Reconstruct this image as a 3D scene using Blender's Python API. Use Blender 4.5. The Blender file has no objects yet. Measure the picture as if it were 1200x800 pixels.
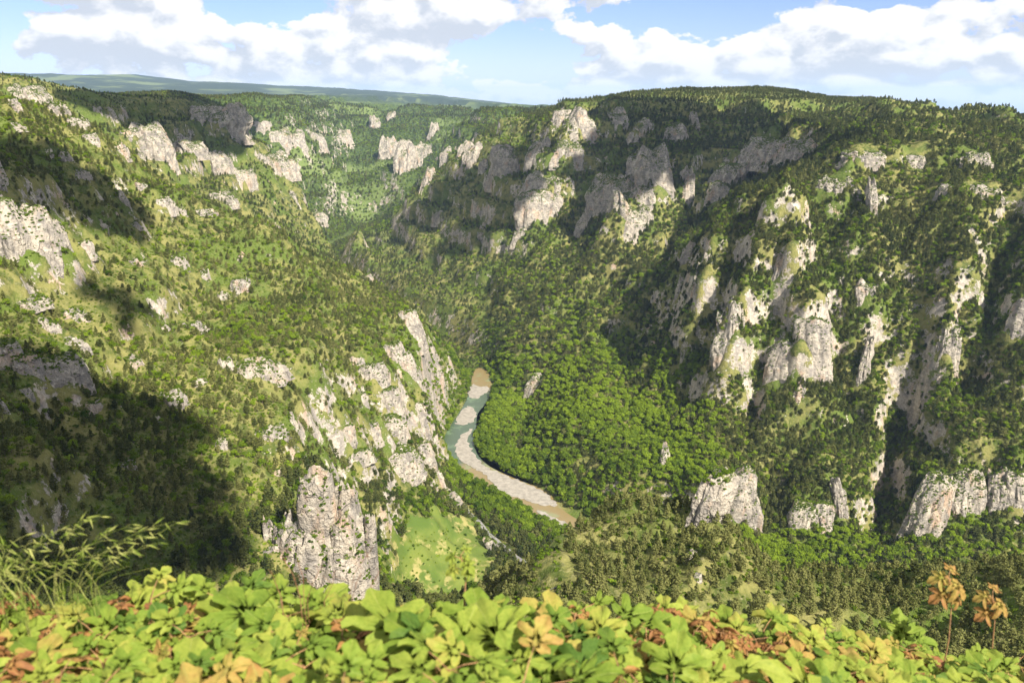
import bpy, bmesh, math, random
import numpy as np
from mathutils import Vector, Matrix, Euler
random.seed(7)
rng = np.random.default_rng(7)
C = bpy.context.scene.collection
SC = bpy.context.scene
# ------------------------------------------------------------------ camera
FPX = 942.0; PITCH = math.radians(17.0)
cam = bpy.data.objects.new('camera', bpy.data.cameras.new('camera')); C.objects.link(cam)
cam.data.sensor_width = 36; cam.data.lens = 36*FPX/1200
cam.data.clip_start = 0.05; cam.data.clip_end = 120000
cam.location = (0,0,0); cam.rotation_euler = (math.pi/2-PITCH, 0, 0)
SC.camera = cam
cam.data.dof.use_dof = True; cam.data.dof.focus_distance = 400; cam.data.dof.aperture_fstop = 6.5
# ------------------------------------------------------------------ light
SUN = Vector((0.44,-0.58,0.69)).normalized()      # towards the sun: right and behind the viewer
sun = bpy.data.objects.new('sun', bpy.data.lights.new('sun','SUN')); C.objects.link(sun)
sun.data.energy = 5.0; sun.data.angle = math.radians(0.5); sun.data.color = (1.0,0.93,0.82)
sun.rotation_euler = SUN.to_track_quat('Z','Y').to_euler()
SC.render.engine='CYCLES'; SC.cycles.max_bounces=5; SC.cycles.diffuse_bounces=2; SC.cycles.glossy_bounces=2; SC.cycles.transmission_bounces=3; SC.cycles.volume_bounces=0
SC.view_settings.view_transform = 'Standard'; SC.view_settings.look = 'None'
SC.view_settings.exposure = 1.1; SC.view_settings.gamma = 1.0; SC.view_settings.use_curve_mapping = False
# ------------------------------------------------------------------ numpy noise
_P = np.random.default_rng(3).permutation(4096).astype(np.int64)
def _h(*a):
    r = np.zeros_like(a[0])
    for k in a: r = _P[(r + k) & 4095]
    return r
def pn2(x, y, s=0):
    """2D gradient noise, about -1..1"""
    xi = np.floor(x).astype(np.int64); yi = np.floor(y).astype(np.int64)
    xf = x-xi; yf = y-yi
    u = xf*xf*xf*(xf*(xf*6-15)+10); v = yf*yf*yf*(yf*(yf*6-15)+10)
    def g(ix, iy, dx, dy):
        a = _h(ix+s*131, iy+s*57)*(2*math.pi/4096)
        return np.cos(a)*dx+np.sin(a)*dy
    n00=g(xi,yi,xf,yf); n10=g(xi+1,yi,xf-1,yf); n01=g(xi,yi+1,xf,yf-1); n11=g(xi+1,yi+1,xf-1,yf-1)
    return 1.5*((n00*(1-u)+n10*u)*(1-v)+(n01*(1-u)+n11*u)*v)
def vn3(x, y, z, s=0):
    """3D value noise -1..1"""
    xi=np.floor(x).astype(np.int64); yi=np.floor(y).astype(np.int64); zi=np.floor(z).astype(np.int64)
    xf=x-xi; yf=y-yi; zf=z-zi
    u=xf*xf*(3-2*xf); v=yf*yf*(3-2*yf); w=zf*zf*(3-2*zf)
    def g(a,b,c): return _h(xi+a+s*17,yi+b,zi+c)/2047.5-1
    x00=g(0,0,0)*(1-u)+g(1,0,0)*u; x10=g(0,1,0)*(1-u)+g(1,1,0)*u
    x01=g(0,0,1)*(1-u)+g(1,0,1)*u; x11=g(0,1,1)*(1-u)+g(1,1,1)*u
    return (x00*(1-v)+x10*v)*(1-w)+(x01*(1-v)+x11*v)*w
def fbm2(x, y, o=5, s=0, lac=2.03, g=0.5):
    r=0; a=1.0
    for k in range(o):
        r = r + a*pn2(x, y, s+k); x=x*lac+11.3; y=y*lac-7.7; a*=g
    return r
def ridged2(x, y, o=4, s=0):
    r=0; a=1.0
    for k in range(o):
        r = r + a*(1-2*np.abs(pn2(x,y,s+k))); x=x*2.1+5.1; y=y*2.1+3.3; a*=0.5
    return r
def sstep(a, b, x):
    t=np.clip((x-a)/(b-a),0,1); return t*t*(3-2*t)
# ------------------------------------------------------------------ picture pixel -> place
cp, sp = math.cos(PITCH), math.sin(PITCH)
def ray(u, v):
    a=(np.asarray(u,float)-600)/FPX; b=(400-np.asarray(v,float))/FPX
    return a, b*sp+cp, b*cp-sp
def at_y(u, v, Y):
    dx,dy,dz=ray(u,v); t=Y/dy; return np.array([dx*t, dy*t, dz*t])
def at_z(u, v, z):
    dx,dy,dz=ray(u,v); t=z/dz; return np.array([dx*t, dy*t, dz*t])
def to_px(x, y, z):
    d=y*cp-z*sp; b=(y*sp+z*cp)/d
    return 600+FPX*x/d, 400-FPX*b, d
# ------------------------------------------------------------------ the gorge
ZR=-480.0
CTRL=[  # u, v, forward distance
 # left near slope
 (-150,640,260),(-150,450,450),(-150,300,600),(-150,180,760),(-150,112,1000),
 (0,690,265),(0,640,300),(0,560,370),(0,500,450),(0,400,560),(0,300,660),(0,200,790),(0,116,1020),
 (100,640,360),(100,500,500),(100,400,640),(100,300,800),(100,215,960),(105,160,1120),
 (200,690,370),(200,640,420),(200,500,570),(200,400,730),(200,300,960),(200,240,1120),
 (300,640,455),(300,500,620),(300,400,800),(300,300,1060),(300,268,1170),
 (370,560,560),(370,450,730),(370,350,1010),(370,308,1165),
 (440,640,630),(440,560,740),(440,450,900),(440,370,1110),(440,342,1165),
 (492,560,850),(492,470,950),(492,400,1075),(497,372,1140),
 (530,440,1221),(515,400,1374),(520,500,1045),(535,470,1165),(512,540,945),(520,560,905),
 # meadow and bank
 (450,690,650),(480,660,709),(520,640,757),(470,620,720),(560,620,799),(600,650,760),(630,680,690),(560,660,740),
 # behind the left crest
 (0,108,1500),(100,118,1650),(60,106,1900),(190,118,2000),(250,130,2080),(290,168,2130),(350,196,2200),(403,236,2320),(395,272,2520),
 (150,180,1580),(200,200,1640),(260,225,1690),(300,250,1760),(345,277,1860),(230,180,1900),(300,205,1990),(360,235,2120),
 (150,120,2600),(250,122,2700),(50,118,3000),
 # right valley side
 (600,400,1400),(560,370,1560),(500,330,1850),(600,340,1560),(680,400,1300),(680,470,1090),(740,530,900),(780,580,810),(700,590,850),
 (640,520,1000),(600,285,1740),(540,290,1900),(480,290,2150),(430,300,2330),(680,300,1580),(760,300,1450),(760,400,1200),(780,480,1000),
 (420,285,2480),(480,238,2440),(540,192,2350),(600,200,1960),(680,190,1880),(760,200,1780),(640,138,2250),(700,124,2200),(760,119,2150),
 (820,117,2200),(900,109,2300),(1000,126,2100),(1100,138,2000),(800,150,2020),(900,180,1800),(820,210,1680),(880,240,1500),(800,290,1400),(980,152,1750),
 # buttress with the fins
 (930,480,940),(860,450,965),(900,300,1070),(840,300,1130),(960,300,1100),(1000,400,1010),(1000,200,1240),(1050,153,1420),(940,215,1230),
 (1080,200,1200),(1150,200,1180),(1200,200,1160),(1120,138,1560),(1200,150,1450),(1120,300,1020),(1120,420,940),(1200,330,960),(1200,430,880),
 (1300,350,900),(1300,200,1100),(1300,150,1400),(1040,500,920),(1120,500,870),(1200,520,820),(820,530,900),(900,540,870),(980,540,860),
 (1300,540,790),(1050,134,3000),(1200,165,3000),(900,112,3000),(750,124,3000),(1300,160,3000),
 # gorge far upstream
 (320,132,3300),(380,140,4000),(400,190,3900),(440,175,4200),(480,190,3400),(470,215,3700),(520,170,3500),(600,142,3600),(640,140,3400),
 (400,129,5000),(520,134,5000),(300,122,5200),(200,126,5000),(200,124,3950),(300,126,4050),(640,142,4500),(560,138,7000),(300,116,7000),(100,116,7000),
 # wooded spur below the viewer, right
 (730,632,370),(690,640,360),(640,668,335),(780,645,380),(820,672,360),(730,690,285),(900,680,340),(1000,690,330),(1100,690,330),(1190,680,330),
 (1300,680,330),(900,740,270),(1100,740,270),(640,700,300),
]
EXTRA=[  # x, y, z in metres
 (0,3,-2.6),(-40,5,-8),(40,5,-8),(-120,20,-60),(120,20,-60),(0,60,-62),(-60,120,-130),(60,120,-120),(0,180,-170),(150,150,-140),(-200,150,-140),
 (-60,420,-320),(-90,330,-262),(-30,520,-400),(20,430,-330),(60,560,-455),(0,600,-455),
 (-20,800,-470),(130,640,-478),(230,660,-478),(350,680,-478),(480,700,-478),(620,720,-478),
 (150,480,-380),(260,470,-360),(360,470,-350),(450,480,-350),(130,400,-300),
 (-350,1500,-330),(-180,1500,-400),(-420,1400,-260),(-250,1650,-400),(-800,1450,-120),
 (-3000,8000,-10),(0,8000,-20),(3000,8000,0),(0,14000,0),(6000,14000,0),(-6000,14000,0),(0,30000,-60),(15000,25000,-60),(-15000,25000,-60),
 (-560,2450,-330),(-700,2420,-240),(-480,2650,-420),(-900,2400,-120),(-450,3100,-440),(-350,3500,-420),(-250,2900,-330),(-1100,2500,-60),(-900,3000,-300),
 (-1700,3900,-30),(-1200,3900,-25),(-2200,3900,-40),(-1240,1930,5),(-1500,2300,-10),(2500,3500,-170),(1500,5000,-90),(-2500,3000,-50),(-2500,5000,0),(-900,600,-50),(-1200,1000,10),(1500,1500,-120),(1320,2080,-105),(1080,2000,-50),(1250,1700,-80),(1200,900,-200),
]
RIV=[(820,640),(760,632),(690,618),(650,600),(610,577),(575,556),(545,536),(538,515),(548,492),(560,468),(568,448),(556,428),(520,404),(478,384),(428,350),(383,318),(378,288)]
_r=np.array([at_z(u,v,ZR)[:2] for u,v in RIV])
_r=np.vstack([[(2000,760)],[(1100,700)],[(650,655)],[(400,640)],[(250,670)],_r[1:],[(-585,2850)],[(-580,3150)]])
def river_dist(x, y):
    d=np.full(np.shape(x),1e9)
    for (x0,y0),(x1,y1) in zip(_r[:-1],_r[1:]):
        dx,dy=x1-x0,y1-y0
        t=np.clip(((x-x0)*dx+(y-y0)*dy)/(dx*dx+dy*dy),0,1)
        d=np.minimum(d,np.hypot(x-x0-t*dx,y-y0-t*dy))
    return d
_c=np.array([at_y(*c) for c in CTRL]+[np.array(e,float) for e in EXTRA])
def _warp(x,y):      # compress distance so far points weigh alike
    r=np.hypot(x,y)+1e-6; q=700*np.log1p(r/700)/r*1.6
    return x*q,y*q
_wx,_wy=_warp(_c[:,0],_c[:,1])
def _phi(r2): return np.sqrt(r2+60.0**2)
_D=_phi((_wx[:,None]-_wx)**2+(_wy[:,None]-_wy)**2)
_n=len(_c)
_A=np.zeros((_n+1,_n+1)); _A[:_n,:_n]=_D - np.eye(_n)*3.0; _A[:_n,_n]=1; _A[_n,:_n]=1
_w=np.linalg.solve(_A,np.append(_c[:,2],0))
def base_h(x,y):
    x=np.asarray(x,float); y=np.asarray(y,float); sh=x.shape
    x=x.ravel(); y=y.ravel(); wx,wy=_warp(x,y); out=np.empty(x.size)
    for k in range(0,x.size,20000):
        a=slice(k,k+20000)
        out[a]=_phi((wx[a,None]-_wx)**2+(wy[a,None]-_wy)**2)@_w[:_n]+_w[_n]
    return out.reshape(sh)
def march(u,v,fn,t0=120,t1=9000,n=420):
    u=np.atleast_1d(np.asarray(u,float)); v=np.atleast_1d(np.asarray(v,float))
    dx,dy,dz=ray(u,v); t=np.geomspace(t0,t1,n)
    X=dx[:,None]*t; Y=dy[:,None]*t; Z=dz[:,None]*t
    below=Z<fn(X,Y); k=np.where(below.any(1),below.argmax(1),n-1); k=np.maximum(k,1)
    a=t[k-1]; b=t[k]
    for _ in range(9):
        m=(a+b)/2; h=fn(dx*m,dy*m)>dz*m
        b=np.where(h,m,b); a=np.where(h,a,m)
    return np.stack([dx*b,dy*b,dz*b],-1)
# spurs (+) and gullies (-): pixels down the line, height, half width
FEAT=[
 ([(850,265),(812,365)],34,26),([(905,285),(878,350),(850,440)],52,26),([(925,290),(930,370),(940,470)],58,30),
 ([(1000,240),(1012,330),(1005,440)],34,28),([(1105,370),(1095,440)],30,26),([(985,330),(960,400)],20,22),
 ([(912,310),(890,400),(878,480)],-42,20),([(862,300),(832,380),(815,440)],-30,24),([(975,400),(985,470)],-18,20),
 ([(1075,430),(1050,510),(1028,620)],-55,20),([(1190,240),(1165,330),(1140,420)],-40,24),([(1055,400),(1050,450)],-14,20),
 ([(1040,150),(1000,200),(985,250)],14,70),([(740,240),(720,290)],20,40),([(800,200),(760,250),(720,290)],26,34),
 ([(700,350),(760,400),(790,440)],-26,50),([(610,200),(590,260)],-22,34),([(690,190),(668,270)],-18,26),([(650,190),(630,260)],18,28),
 ([(780,290),(800,240),(840,200)],-34,30),([(960,545),(950,610)],12,20),([(910,560),(905,620)],-14,14),
 ([(830,545),(830,600)],18,26),([(1120,540),(1110,600)],16,22),([(1190,530),(1190,600)],16,22),
 ([(300,266),(440,338),(497,368)],9,30),([(470,390),(480,480),(500,560)],14,40),
 ([(120,150),(230,190),(330,235)],-12,60),
]
_F=[]
for pts,h,w in FEAT:
    q=np.array(pts,float); _F.append((march(q[:,0],q[:,1],base_h)[:,:2],h,w))
def feat_h(x,y):
    out=np.zeros(np.shape(x))
    for P,h,w in _F:
        m=(x>P[:,0].min()-3*w)&(x<P[:,0].max()+3*w)&(y>P[:,1].min()-3*w)&(y<P[:,1].max()+3*w)
        if not m.any(): continue
        xs=x[m]+10*pn2(x[m]/30,y[m]/30,91); ys=y[m]+10*pn2(x[m]/30,y[m]/30,92); d=np.full(xs.shape,1e9)
        for (x0,y0),(x1,y1) in zip(P[:-1],P[1:]):
            dx,dy=x1-x0,y1-y0; t=np.clip(((xs-x0)*dx+(ys-y0)*dy)/(dx*dx+dy*dy),0,1)
            d=np.minimum(d,np.hypot(xs-x0-t*dx,ys-y0-t*dy))
        out[m]+=h*np.exp(-(d/w)**2)
    return out
def height(x,y):
    x=np.asarray(x,float); y=np.asarray(y,float)
    r=np.hypot(x,y)
    hw=sstep(120,500,r)*np.clip(1+r*.0004,1,2); z=base_h(x+hw*(11*pn2(x/52,y/52,101)+5*pn2(x/19,y/19,103)),y+hw*(11*pn2(x/52,y/52,102)+5*pn2(x/19,y/19,104)))
    dr=river_dist(x,y)
    rim=sstep(-60,0,z)                              # plateau: calmer
    sl=sstep(45,220,dr)*sstep(40,350,r)*(1-0.8*rim)
    wx=x+40*pn2(x/170,y/170,20); wy=y+40*pn2(x/170+9,y/170,21)
    sc=1+sstep(1500,5000,r)*1.5
    z=z+feat_h(x,y)
    z=z+sl*(17*sc*(ridged2(wx/(260*sc),wy/(260*sc),3,2)-0.6)+9*fbm2(x/95,y/95,4,9))
    z=z+sl*4.5*ridged2(x/46,y/46,2,31)*0.6+1.2*sl*fbm2(x/14,y/14,3,41)*np.clip(1500/(r+300),0,1)
    # ledges: bands of steeper rock with benches between
    per=58.0; q=(z+14*fbm2(x/300,y/300,2,51))/per; fr=q-np.floor(q)
    st=(np.floor(q)+sstep(0.28,0.62,fr))*per-(z*0+q*per)
    far_=sstep(1450,1800,r); z=z+st*(0.42+.50*far_)*sl*sstep(-0.5,0.5,pn2(x/210,y/210,61)-0.05+.35*far_)
    # far hills
    a_=np.arctan2(x,y); z=z+sstep(8000,16000,r)*np.interp(a_,[-.7,-.5,-.42,-.36,-.25,-.1,.02],[260,400,370,250,160,80,0])*(.85+.35*fbm2(x/5200,y/5200,3,71))*(1-sstep(24000,32000,r))
    z=z-sstep(4500,9000,r)*r*np.interp(a_,[-.2,-.1,0,.1,.2,.35,.5,.6],[0,3,10,17,22,30,36,42])/FPX
    z=z+sstep(2800,7000,r)*7*fbm2(x/900,y/900,3,77)
    z=np.maximum(z,ZR+3.0+2.0*pn2(x/60,y/60,81)-sstep(6000,9000,r)*6000)
    w=sstep(22,58+sstep(2000,2600,r)*90,dr)
    z=w*z+(1-w)*np.minimum(z,ZR-2.5+sstep(16,40,dr)*5)
    # the drop right below the viewer
    zn=-1.9-1.12*np.maximum(r-2.2,0)-np.clip(r*.04,0,3)*(1+pn2(x/9,y/9,6))
    kn=sstep(45,150,r); z=np.where(y>-5,np.minimum(z,zn+kn*400)*(1-kn)+z*kn,z)
    # ledge the viewer stands on
    k=sstep(1.5,2.5,np.where(y>0,r,r*0.15)); z=z*k+(1-k)*(-1.62+0.02*x+0.03*pn2(x*2,y*2,5))
    return z
def make_grid(na=760):
    az=np.radians(np.linspace(-54,54,na))
    r=[1.2]
    while r[-1]<46000:
        q=r[-1]; r.append(q*(1.035 if q<230 else 1.0055 if q<2800 else 1.011 if q<9000 else 1.03))
    r=np.array(r)
    R,A=np.meshgrid(r,az,indexing='ij')
    return R*np.sin(A),R*np.cos(A),r,az
# ------------------------------------------------------------------ node helpers
def mat(name):
    m=bpy.data.materials.new(name); m.use_nodes=True; nt=m.node_tree; nt.nodes.clear()
    out=nt.nodes.new('ShaderNodeOutputMaterial'); return m,nt,out
class NT:
    def __init__(s,nt): s.nt=nt
    def n(s,t,**k):
        nd=s.nt.nodes.new(t)
        for a,b in k.items():
            if a.startswith('i_'): 
                key=a[2:]; key=int(key) if key.isdigit() else key.replace('_',' ')
                if isinstance(b,bpy.types.NodeSocket): s.nt.links.new(b,nd.inputs[key])
                else: nd.inputs[key].default_value=b
            else: setattr(nd,a,b)
        return nd
    def l(s,a,b): s.nt.links.new(a,b)
    def math(s,op,a,b=0.0,c=None,clamp=False):
        nd=s.nt.nodes.new('ShaderNodeMath'); nd.operation=op; nd.use_clamp=clamp
        for i,v in enumerate((a,b) if c is None else (a,b,c)):
            if isinstance(v,bpy.types.NodeSocket): s.nt.links.new(v,nd.inputs[i])
            else: nd.inputs[i].default_value=v
        return nd.outputs[0]
    def vmath(s,op,a,b=(0,0,0)):
        nd=s.nt.nodes.new('ShaderNodeVectorMath'); nd.operation=op
        for i,v in enumerate((a,b)):
            if isinstance(v,bpy.types.NodeSocket): s.nt.links.new(v,nd.inputs[i])
            else: nd.inputs[i].default_value=v
        return nd.outputs[0]
    def noise(s,vec,scale,detail=4,rough=.55,dist=0.0):
        nd=s.n('ShaderNodeTexNoise'); s.l(vec,nd.inputs['Vector']); nd.inputs['Scale'].default_value=scale
        nd.inputs['Detail'].default_value=detail; nd.inputs['Roughness'].default_value=rough; nd.inputs['Distortion'].default_value=dist
        return nd.outputs[0]
    def ss(s,x,a,b):
        nd=s.n('ShaderNodeMapRange',interpolation_type='SMOOTHSTEP'); s.l(x,nd.inputs[0]); nd.inputs[1].default_value=a; nd.inputs[2].default_value=b
        return nd.outputs[0]
    def mix(s,f,a,b):
        nd=s.n('ShaderNodeMix',data_type='RGBA')
        for i,v in ((0,f),(6,a),(7,b)):
            if isinstance(v,bpy.types.NodeSocket): s.l(v,nd.inputs[i])
            else: nd.inputs[i].default_value=v if i==0 else (*v,1)
        return nd.outputs[2]
    def mixmul(s,f,a,b):
        nd=s.n('ShaderNodeMix',data_type='RGBA',blend_type='MULTIPLY')
        for i,v in ((0,f),(6,a),(7,b)):
            if isinstance(v,bpy.types.NodeSocket): s.l(v,nd.inputs[i])
            else: nd.inputs[i].default_value=v if i==0 else (*v,1)
        return nd.outputs[2]
# ------------------------------------------------------------------ sky with cumulus
W=bpy.data.worlds.new('World'); SC.world=W; W.use_nodes=True
W.node_tree.nodes.clear(); g=NT(W.node_tree)
sky=g.n('ShaderNodeTexSky',sky_type='NISHITA',sun_disc=False,sun_elevation=math.asin(SUN.z),sun_rotation=math.atan2(SUN.x,SUN.y),altitude=900,air_density=1.0,dust_density=0.6,ozone_density=1.2)
tc=g.n('ShaderNodeTexCoord').outputs['Generated']
sep=g.n('ShaderNodeSeparateXYZ',i_0=tc)
az=g.math('ARCTAN2',sep.outputs[0],sep.outputs[1]); el=g.math('ARCSINE',sep.outputs[2])
def cloud_density(da,de):
    a=g.math('ADD',az,da); e=g.math('ADD',el,de)
    eb=g.math('MULTIPLY',g.math('POWER',g.math('MAXIMUM',e,0.0),0.8),1.1)       # clouds flatten towards the horizon
    v=g.n('ShaderNodeCombineXYZ',i_0=a,i_1=eb,i_2=0.37).outputs[0]
    big=g.noise(v,5.2,2,.5); mid=g.noise(v,15,9,.60,.15)
    fine=g.noise(v,62,6,.6)
    vo=g.n('ShaderNodeTexVoronoi',feature='SMOOTH_F1',i_Vector=v,i_Scale=26.0,i_Smoothness=.35).outputs[0]
    d=g.math('ADD',g.math('MULTIPLY',big,0.80),g.math('MULTIPLY',mid,0.72))
    d=g.math('SUBTRACT',g.math('ADD',d,g.math('MULTIPLY',g.math('SUBTRACT',fine,.5),.16)),g.math('MULTIPLY',vo,0.26))
    for a0,e0,ra,re,w in GAPS:
        q=g.math('ADD',g.math('POWER',g.math('DIVIDE',g.math('SUBTRACT',a,a0),ra),2.0),g.math('POWER',g.math('DIVIDE',g.math('SUBTRACT',e,e0),re),2.0))
        d=g.math('SUBTRACT',d,g.math('MULTIPLY',g.math('POWER',2.718,g.math('MULTIPLY',q,-1.0)),w))
    return d
def azel(u,v):
    dx,dy,dz=ray(u,v); return math.atan2(float(dx),float(dy)), math.atan2(float(dz),math.hypot(float(dx),float(dy)))
GAPS=[]
for u,v,ru,rv,w in [(600,68,75,26,.34),(810,10,95,28,.42),(1030,2,70,10,.3),(340,6,55,12,.28),(50,8,50,10,.22),(540,20,60,18,-.14),(200,50,90,25,-.10),(690,50,50,25,-.10),(900,70,110,30,-.16),(1120,50,100,40,-.14),(420,60,60,20,-.04),(330,88,60,8,.1)]:
    a0,e0=azel(u,v); GAPS.append((a0,e0,ru/FPX,rv/FPX,w))
d0=cloud_density(0.0,0.0); d1=cloud_density(0.012,0.014)
cov=g.ss(d0,0.480,0.53)
shade=g.math('SUBTRACT',d1,d0)
lit=g.ss(shade,0.12,-0.09)
thick=g.ss(d0,0.80,1.15)
cb=g.mix(lit,(.61,.65,.71),(1.0,.985,.96))
cb=g.mix(g.math('MULTIPLY',thick,g.math('SUBTRACT',1.0,g.math('MULTIPLY',lit,.6))),cb,(.58,.615,.68))
# horizon veil
hz=g.ss(el,0.07,-0.005)
skyc=g.n('ShaderNodeVectorMath',operation='SCALE'); g.l(sky.outputs[0],skyc.inputs[0]); skyc.inputs[3].default_value=0.122
CLOUDV=0.53
tin=g.vmath('MULTIPLY',skyc.outputs[0],(.40,.425,.79))
skc=g.mix(g.math('MULTIPLY',hz,.35),tin,(.40,.52,.62))
cs=g.n('ShaderNodeVectorMath',operation='SCALE'); g.l(cb,cs.inputs[0]); cs.inputs[3].default_value=CLOUDV
up=g.ss(el,-0.02,0.0)
tot=g.mix(g.math('MULTIPLY',g.math('MULTIPLY',cov,up),.96),skc,cs.outputs[0])
bg=g.n('ShaderNodeBackground',i_Color=tot,i_Strength=1.0)
wo=g.n('ShaderNodeOutputWorld'); g.l(bg.outputs[0],wo.inputs[0])
# ------------------------------------------------------------------ materials
def geo_noise_coords(g): return g.n('ShaderNodeNewGeometry')
def rock_color(g,pos):
    st=g.vmath('MULTIPLY',pos,(1,1,.55)); hs=g.vmath('MULTIPLY',pos,(.45,.45,.9))
    a=g.noise(st,.11,6,.62); b=g.noise(hs,.35,5,.6); c=g.noise(pos,.9,4,.6); o=g.noise(st,.05,4,.6,.3)
    col=g.mix(g.ss(a,.38,.66),(.25,.225,.195),(.49,.43,.34))
    col=g.mix(g.ss(b,.5,.75),col,(.60,.54,.44))
    col=g.mix(g.math('MULTIPLY',g.ss(o,.53,.70),.65),col,(.50,.33,.21))
    col=g.mix(g.math('MULTIPLY',g.ss(c,.60,.42),.3),col,(.14,.13,.125))
    dk=g.noise(g.vmath('MULTIPLY',pos,(1,1,.14)),.20,5,.6); col=g.mix(g.math('MULTIPLY',g.ss(dk,.56,.72),.55),col,(.13,.125,.12))
    wp=g.vmath('ADD',g.vmath('MULTIPLY',pos,(1,1,.6)),g.vmath('MULTIPLY',g.n('ShaderNodeTexNoise',i_Vector=pos,i_Scale=.12,i_Detail=5.0).outputs['Color'],(9,9,9)))
    ce=g.n('ShaderNodeTexVoronoi',feature='DISTANCE_TO_EDGE',i_Vector=wp,i_Scale=.13).outputs['Distance']; ck=g.math('MULTIPLY',g.ss(ce,.05,.0),g.ss(g.noise(pos,.07,4,.6),.44,.62))
    col=g.mix(g.math('MULTIPLY',ck,.42),col,(.12,.11,.10)); a=g.math('SUBTRACT',a,g.math('MULTIPLY',ck,.35))
    return col,a,b,c
def make_rock():
    m,nt,out=mat('limestone'); g=NT(nt); geo=g.n('ShaderNodeNewGeometry'); pos=geo.outputs['Position']
    col,a,b,c=rock_color(g,pos)
    nz=g.n('ShaderNodeSeparateXYZ',i_0=geo.outputs['Normal']).outputs[2]
    veg=g.ss(g.math('ADD',nz,g.math('MULTIPLY',g.math('SUBTRACT',g.noise(pos,.30,6,.7),.5),2.0)),.74,.84)
    vc=g.mix(g.ss(g.noise(pos,.5,3),.4,.62),(.055,.08,.02),(.15,.17,.045))
    col=g.mix(veg,col,vc)
    h=g.math('ADD',g.math('MULTIPLY',a,2.2),g.math('ADD',g.math('MULTIPLY',b,.9),g.math('MULTIPLY',c,.7)))
    bp=g.n('ShaderNodeBump',i_Height=h,i_Distance=2.4,i_Strength=.9)
    bs=g.n('ShaderNodeBsdfPrincipled',i_Base_Color=col,i_Roughness=.95,i_Normal=bp.outputs[0]); bs.inputs['Specular IOR Level'].default_value=.1
    g.l(bs.outputs[0],out.inputs[0]); return m
def make_ground():
    m,nt,out=mat('hillside_ground'); g=NT(nt); geo=g.n('ShaderNodeNewGeometry'); pos=geo.outputs['Position']
    rc,a,b,c=rock_color(g,pos)
    nz=g.n('ShaderNodeSeparateXYZ',i_0=geo.outputs['Normal']).outputs[2]
    n1=g.noise(pos,.012,6,.6); n2=g.noise(pos,.075,5,.65); n3=g.noise(pos,.4,4,.7)
    col=g.mix(g.ss(n2,.38,.6),(.060,.080,.018),(.195,.185,.062))
    col=g.mix(g.ss(n1,.45,.62),col,(.085,.12,.022))
    col=g.mix(g.math('MULTIPLY',g.ss(n3,.52,.72),.55),col,(.26,.235,.13))
    far=g.ss(g.n('ShaderNodeVectorMath',operation='LENGTH',i_0=pos).outputs['Value'],1800,3400)
    fc=g.mix(g.ss(n2,.40,.62),(.030,.048,.014),(.085,.12,.026))
    fc=g.mix(g.ss(g.noise(pos,.0016,5,.6),.50,.62),fc,(.13,.17,.05))
    col=g.mix(far,col,fc)
    vfar=g.ss(g.n('ShaderNodeVectorMath',operation='LENGTH',i_0=pos).outputs['Value'],6500,9500)
    fh=g.mix(g.ss(g.noise(pos,.0011,5,.65),.52,.60),(.030,.046,.030),(.11,.14,.06)); col=g.mix(vfar,col,fh)
    q=g.math('ADD',nz,g.math('MULTIPLY',g.math('SUBTRACT',n2,.5),1.1))
    q=g.math('ADD',q,g.math('MULTIPLY',g.math('SUBTRACT',n3,.5),.5))
    q=g.math('ADD',q,g.math('MULTIPLY',g.math('SUBTRACT',g.noise(pos,.025,5,.6),.47),.9))
    col=g.mix(g.ss(g.math('SUBTRACT',q,g.math('MULTIPLY',far,.16)),.43,.34),col,rc)
    h=g.math('ADD',g.math('MULTIPLY',n3,1.2),g.math('MULTIPLY',n2,5.0))
    bp=g.n('ShaderNodeBump',i_Height=h,i_Distance=1.0,i_Strength=.8)
    bs=g.n('ShaderNodeBsdfPrincipled',i_Base_Color=col,i_Roughness=.95,i_Normal=bp.outputs[0]); bs.inputs['Specular IOR Level'].default_value=.05
    g.l(bs.outputs[0],out.inputs[0]); return m
def leafy(name,c0,c1,c2,trans=.3):
    """crown foliage: colour runs with the tree's own tint, and varies from leaf clump to leaf clump"""
    m,nt,out=mat(name); g=NT(nt)
    t=g.n('ShaderNodeAttribute',attribute_type='INSTANCER',attribute_name='tint').outputs['Fac']
    k=g.n('ShaderNodeAttribute',attribute_type='GEOMETRY',attribute_name='clump').outputs['Fac']
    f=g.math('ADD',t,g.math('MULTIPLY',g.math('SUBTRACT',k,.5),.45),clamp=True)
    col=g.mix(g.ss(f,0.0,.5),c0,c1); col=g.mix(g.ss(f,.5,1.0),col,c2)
    d=g.n('ShaderNodeBsdfDiffuse',i_Color=col); tr=g.n('ShaderNodeBsdfTranslucent',i_Color=col)
    mx=g.n('ShaderNodeMixShader'); mx.inputs[0].default_value=trans; g.l(d.outputs[0],mx.inputs[1]); g.l(tr.outputs[0],mx.inputs[2])
    g.l(mx.outputs[0],out.inputs[0]); return m
def plain(name,col,rough=.9,var=.35,scale=2.0,bump=.3):
    m,nt,out=mat(name); g=NT(nt); pos=g.n('ShaderNodeNewGeometry').outputs['Position']
    n=g.noise(pos,scale,5,.65)
    c=g.mix(g.ss(n,.3,.7),tuple(x*(1-var) for x in col),tuple(min(1,x*(1+var)) for x in col))
    bp=g.n('ShaderNodeBump',i_Height=n,i_Distance=.5/scale,i_Strength=bump)
    bs=g.n('ShaderNodeBsdfPrincipled',i_Base_Color=c,i_Roughness=rough,i_Normal=bp.outputs[0]); bs.inputs['Specular IOR Level'].default_value=.2
    g.l(bs.outputs[0],out.inputs[0]); return m
M_ROCK=make_rock(); M_GROUND=make_ground()
M_PINE=leafy('pine_needles',(.038,.052,.018),(.090,.103,.030),(.195,.200,.066),.28)
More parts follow.
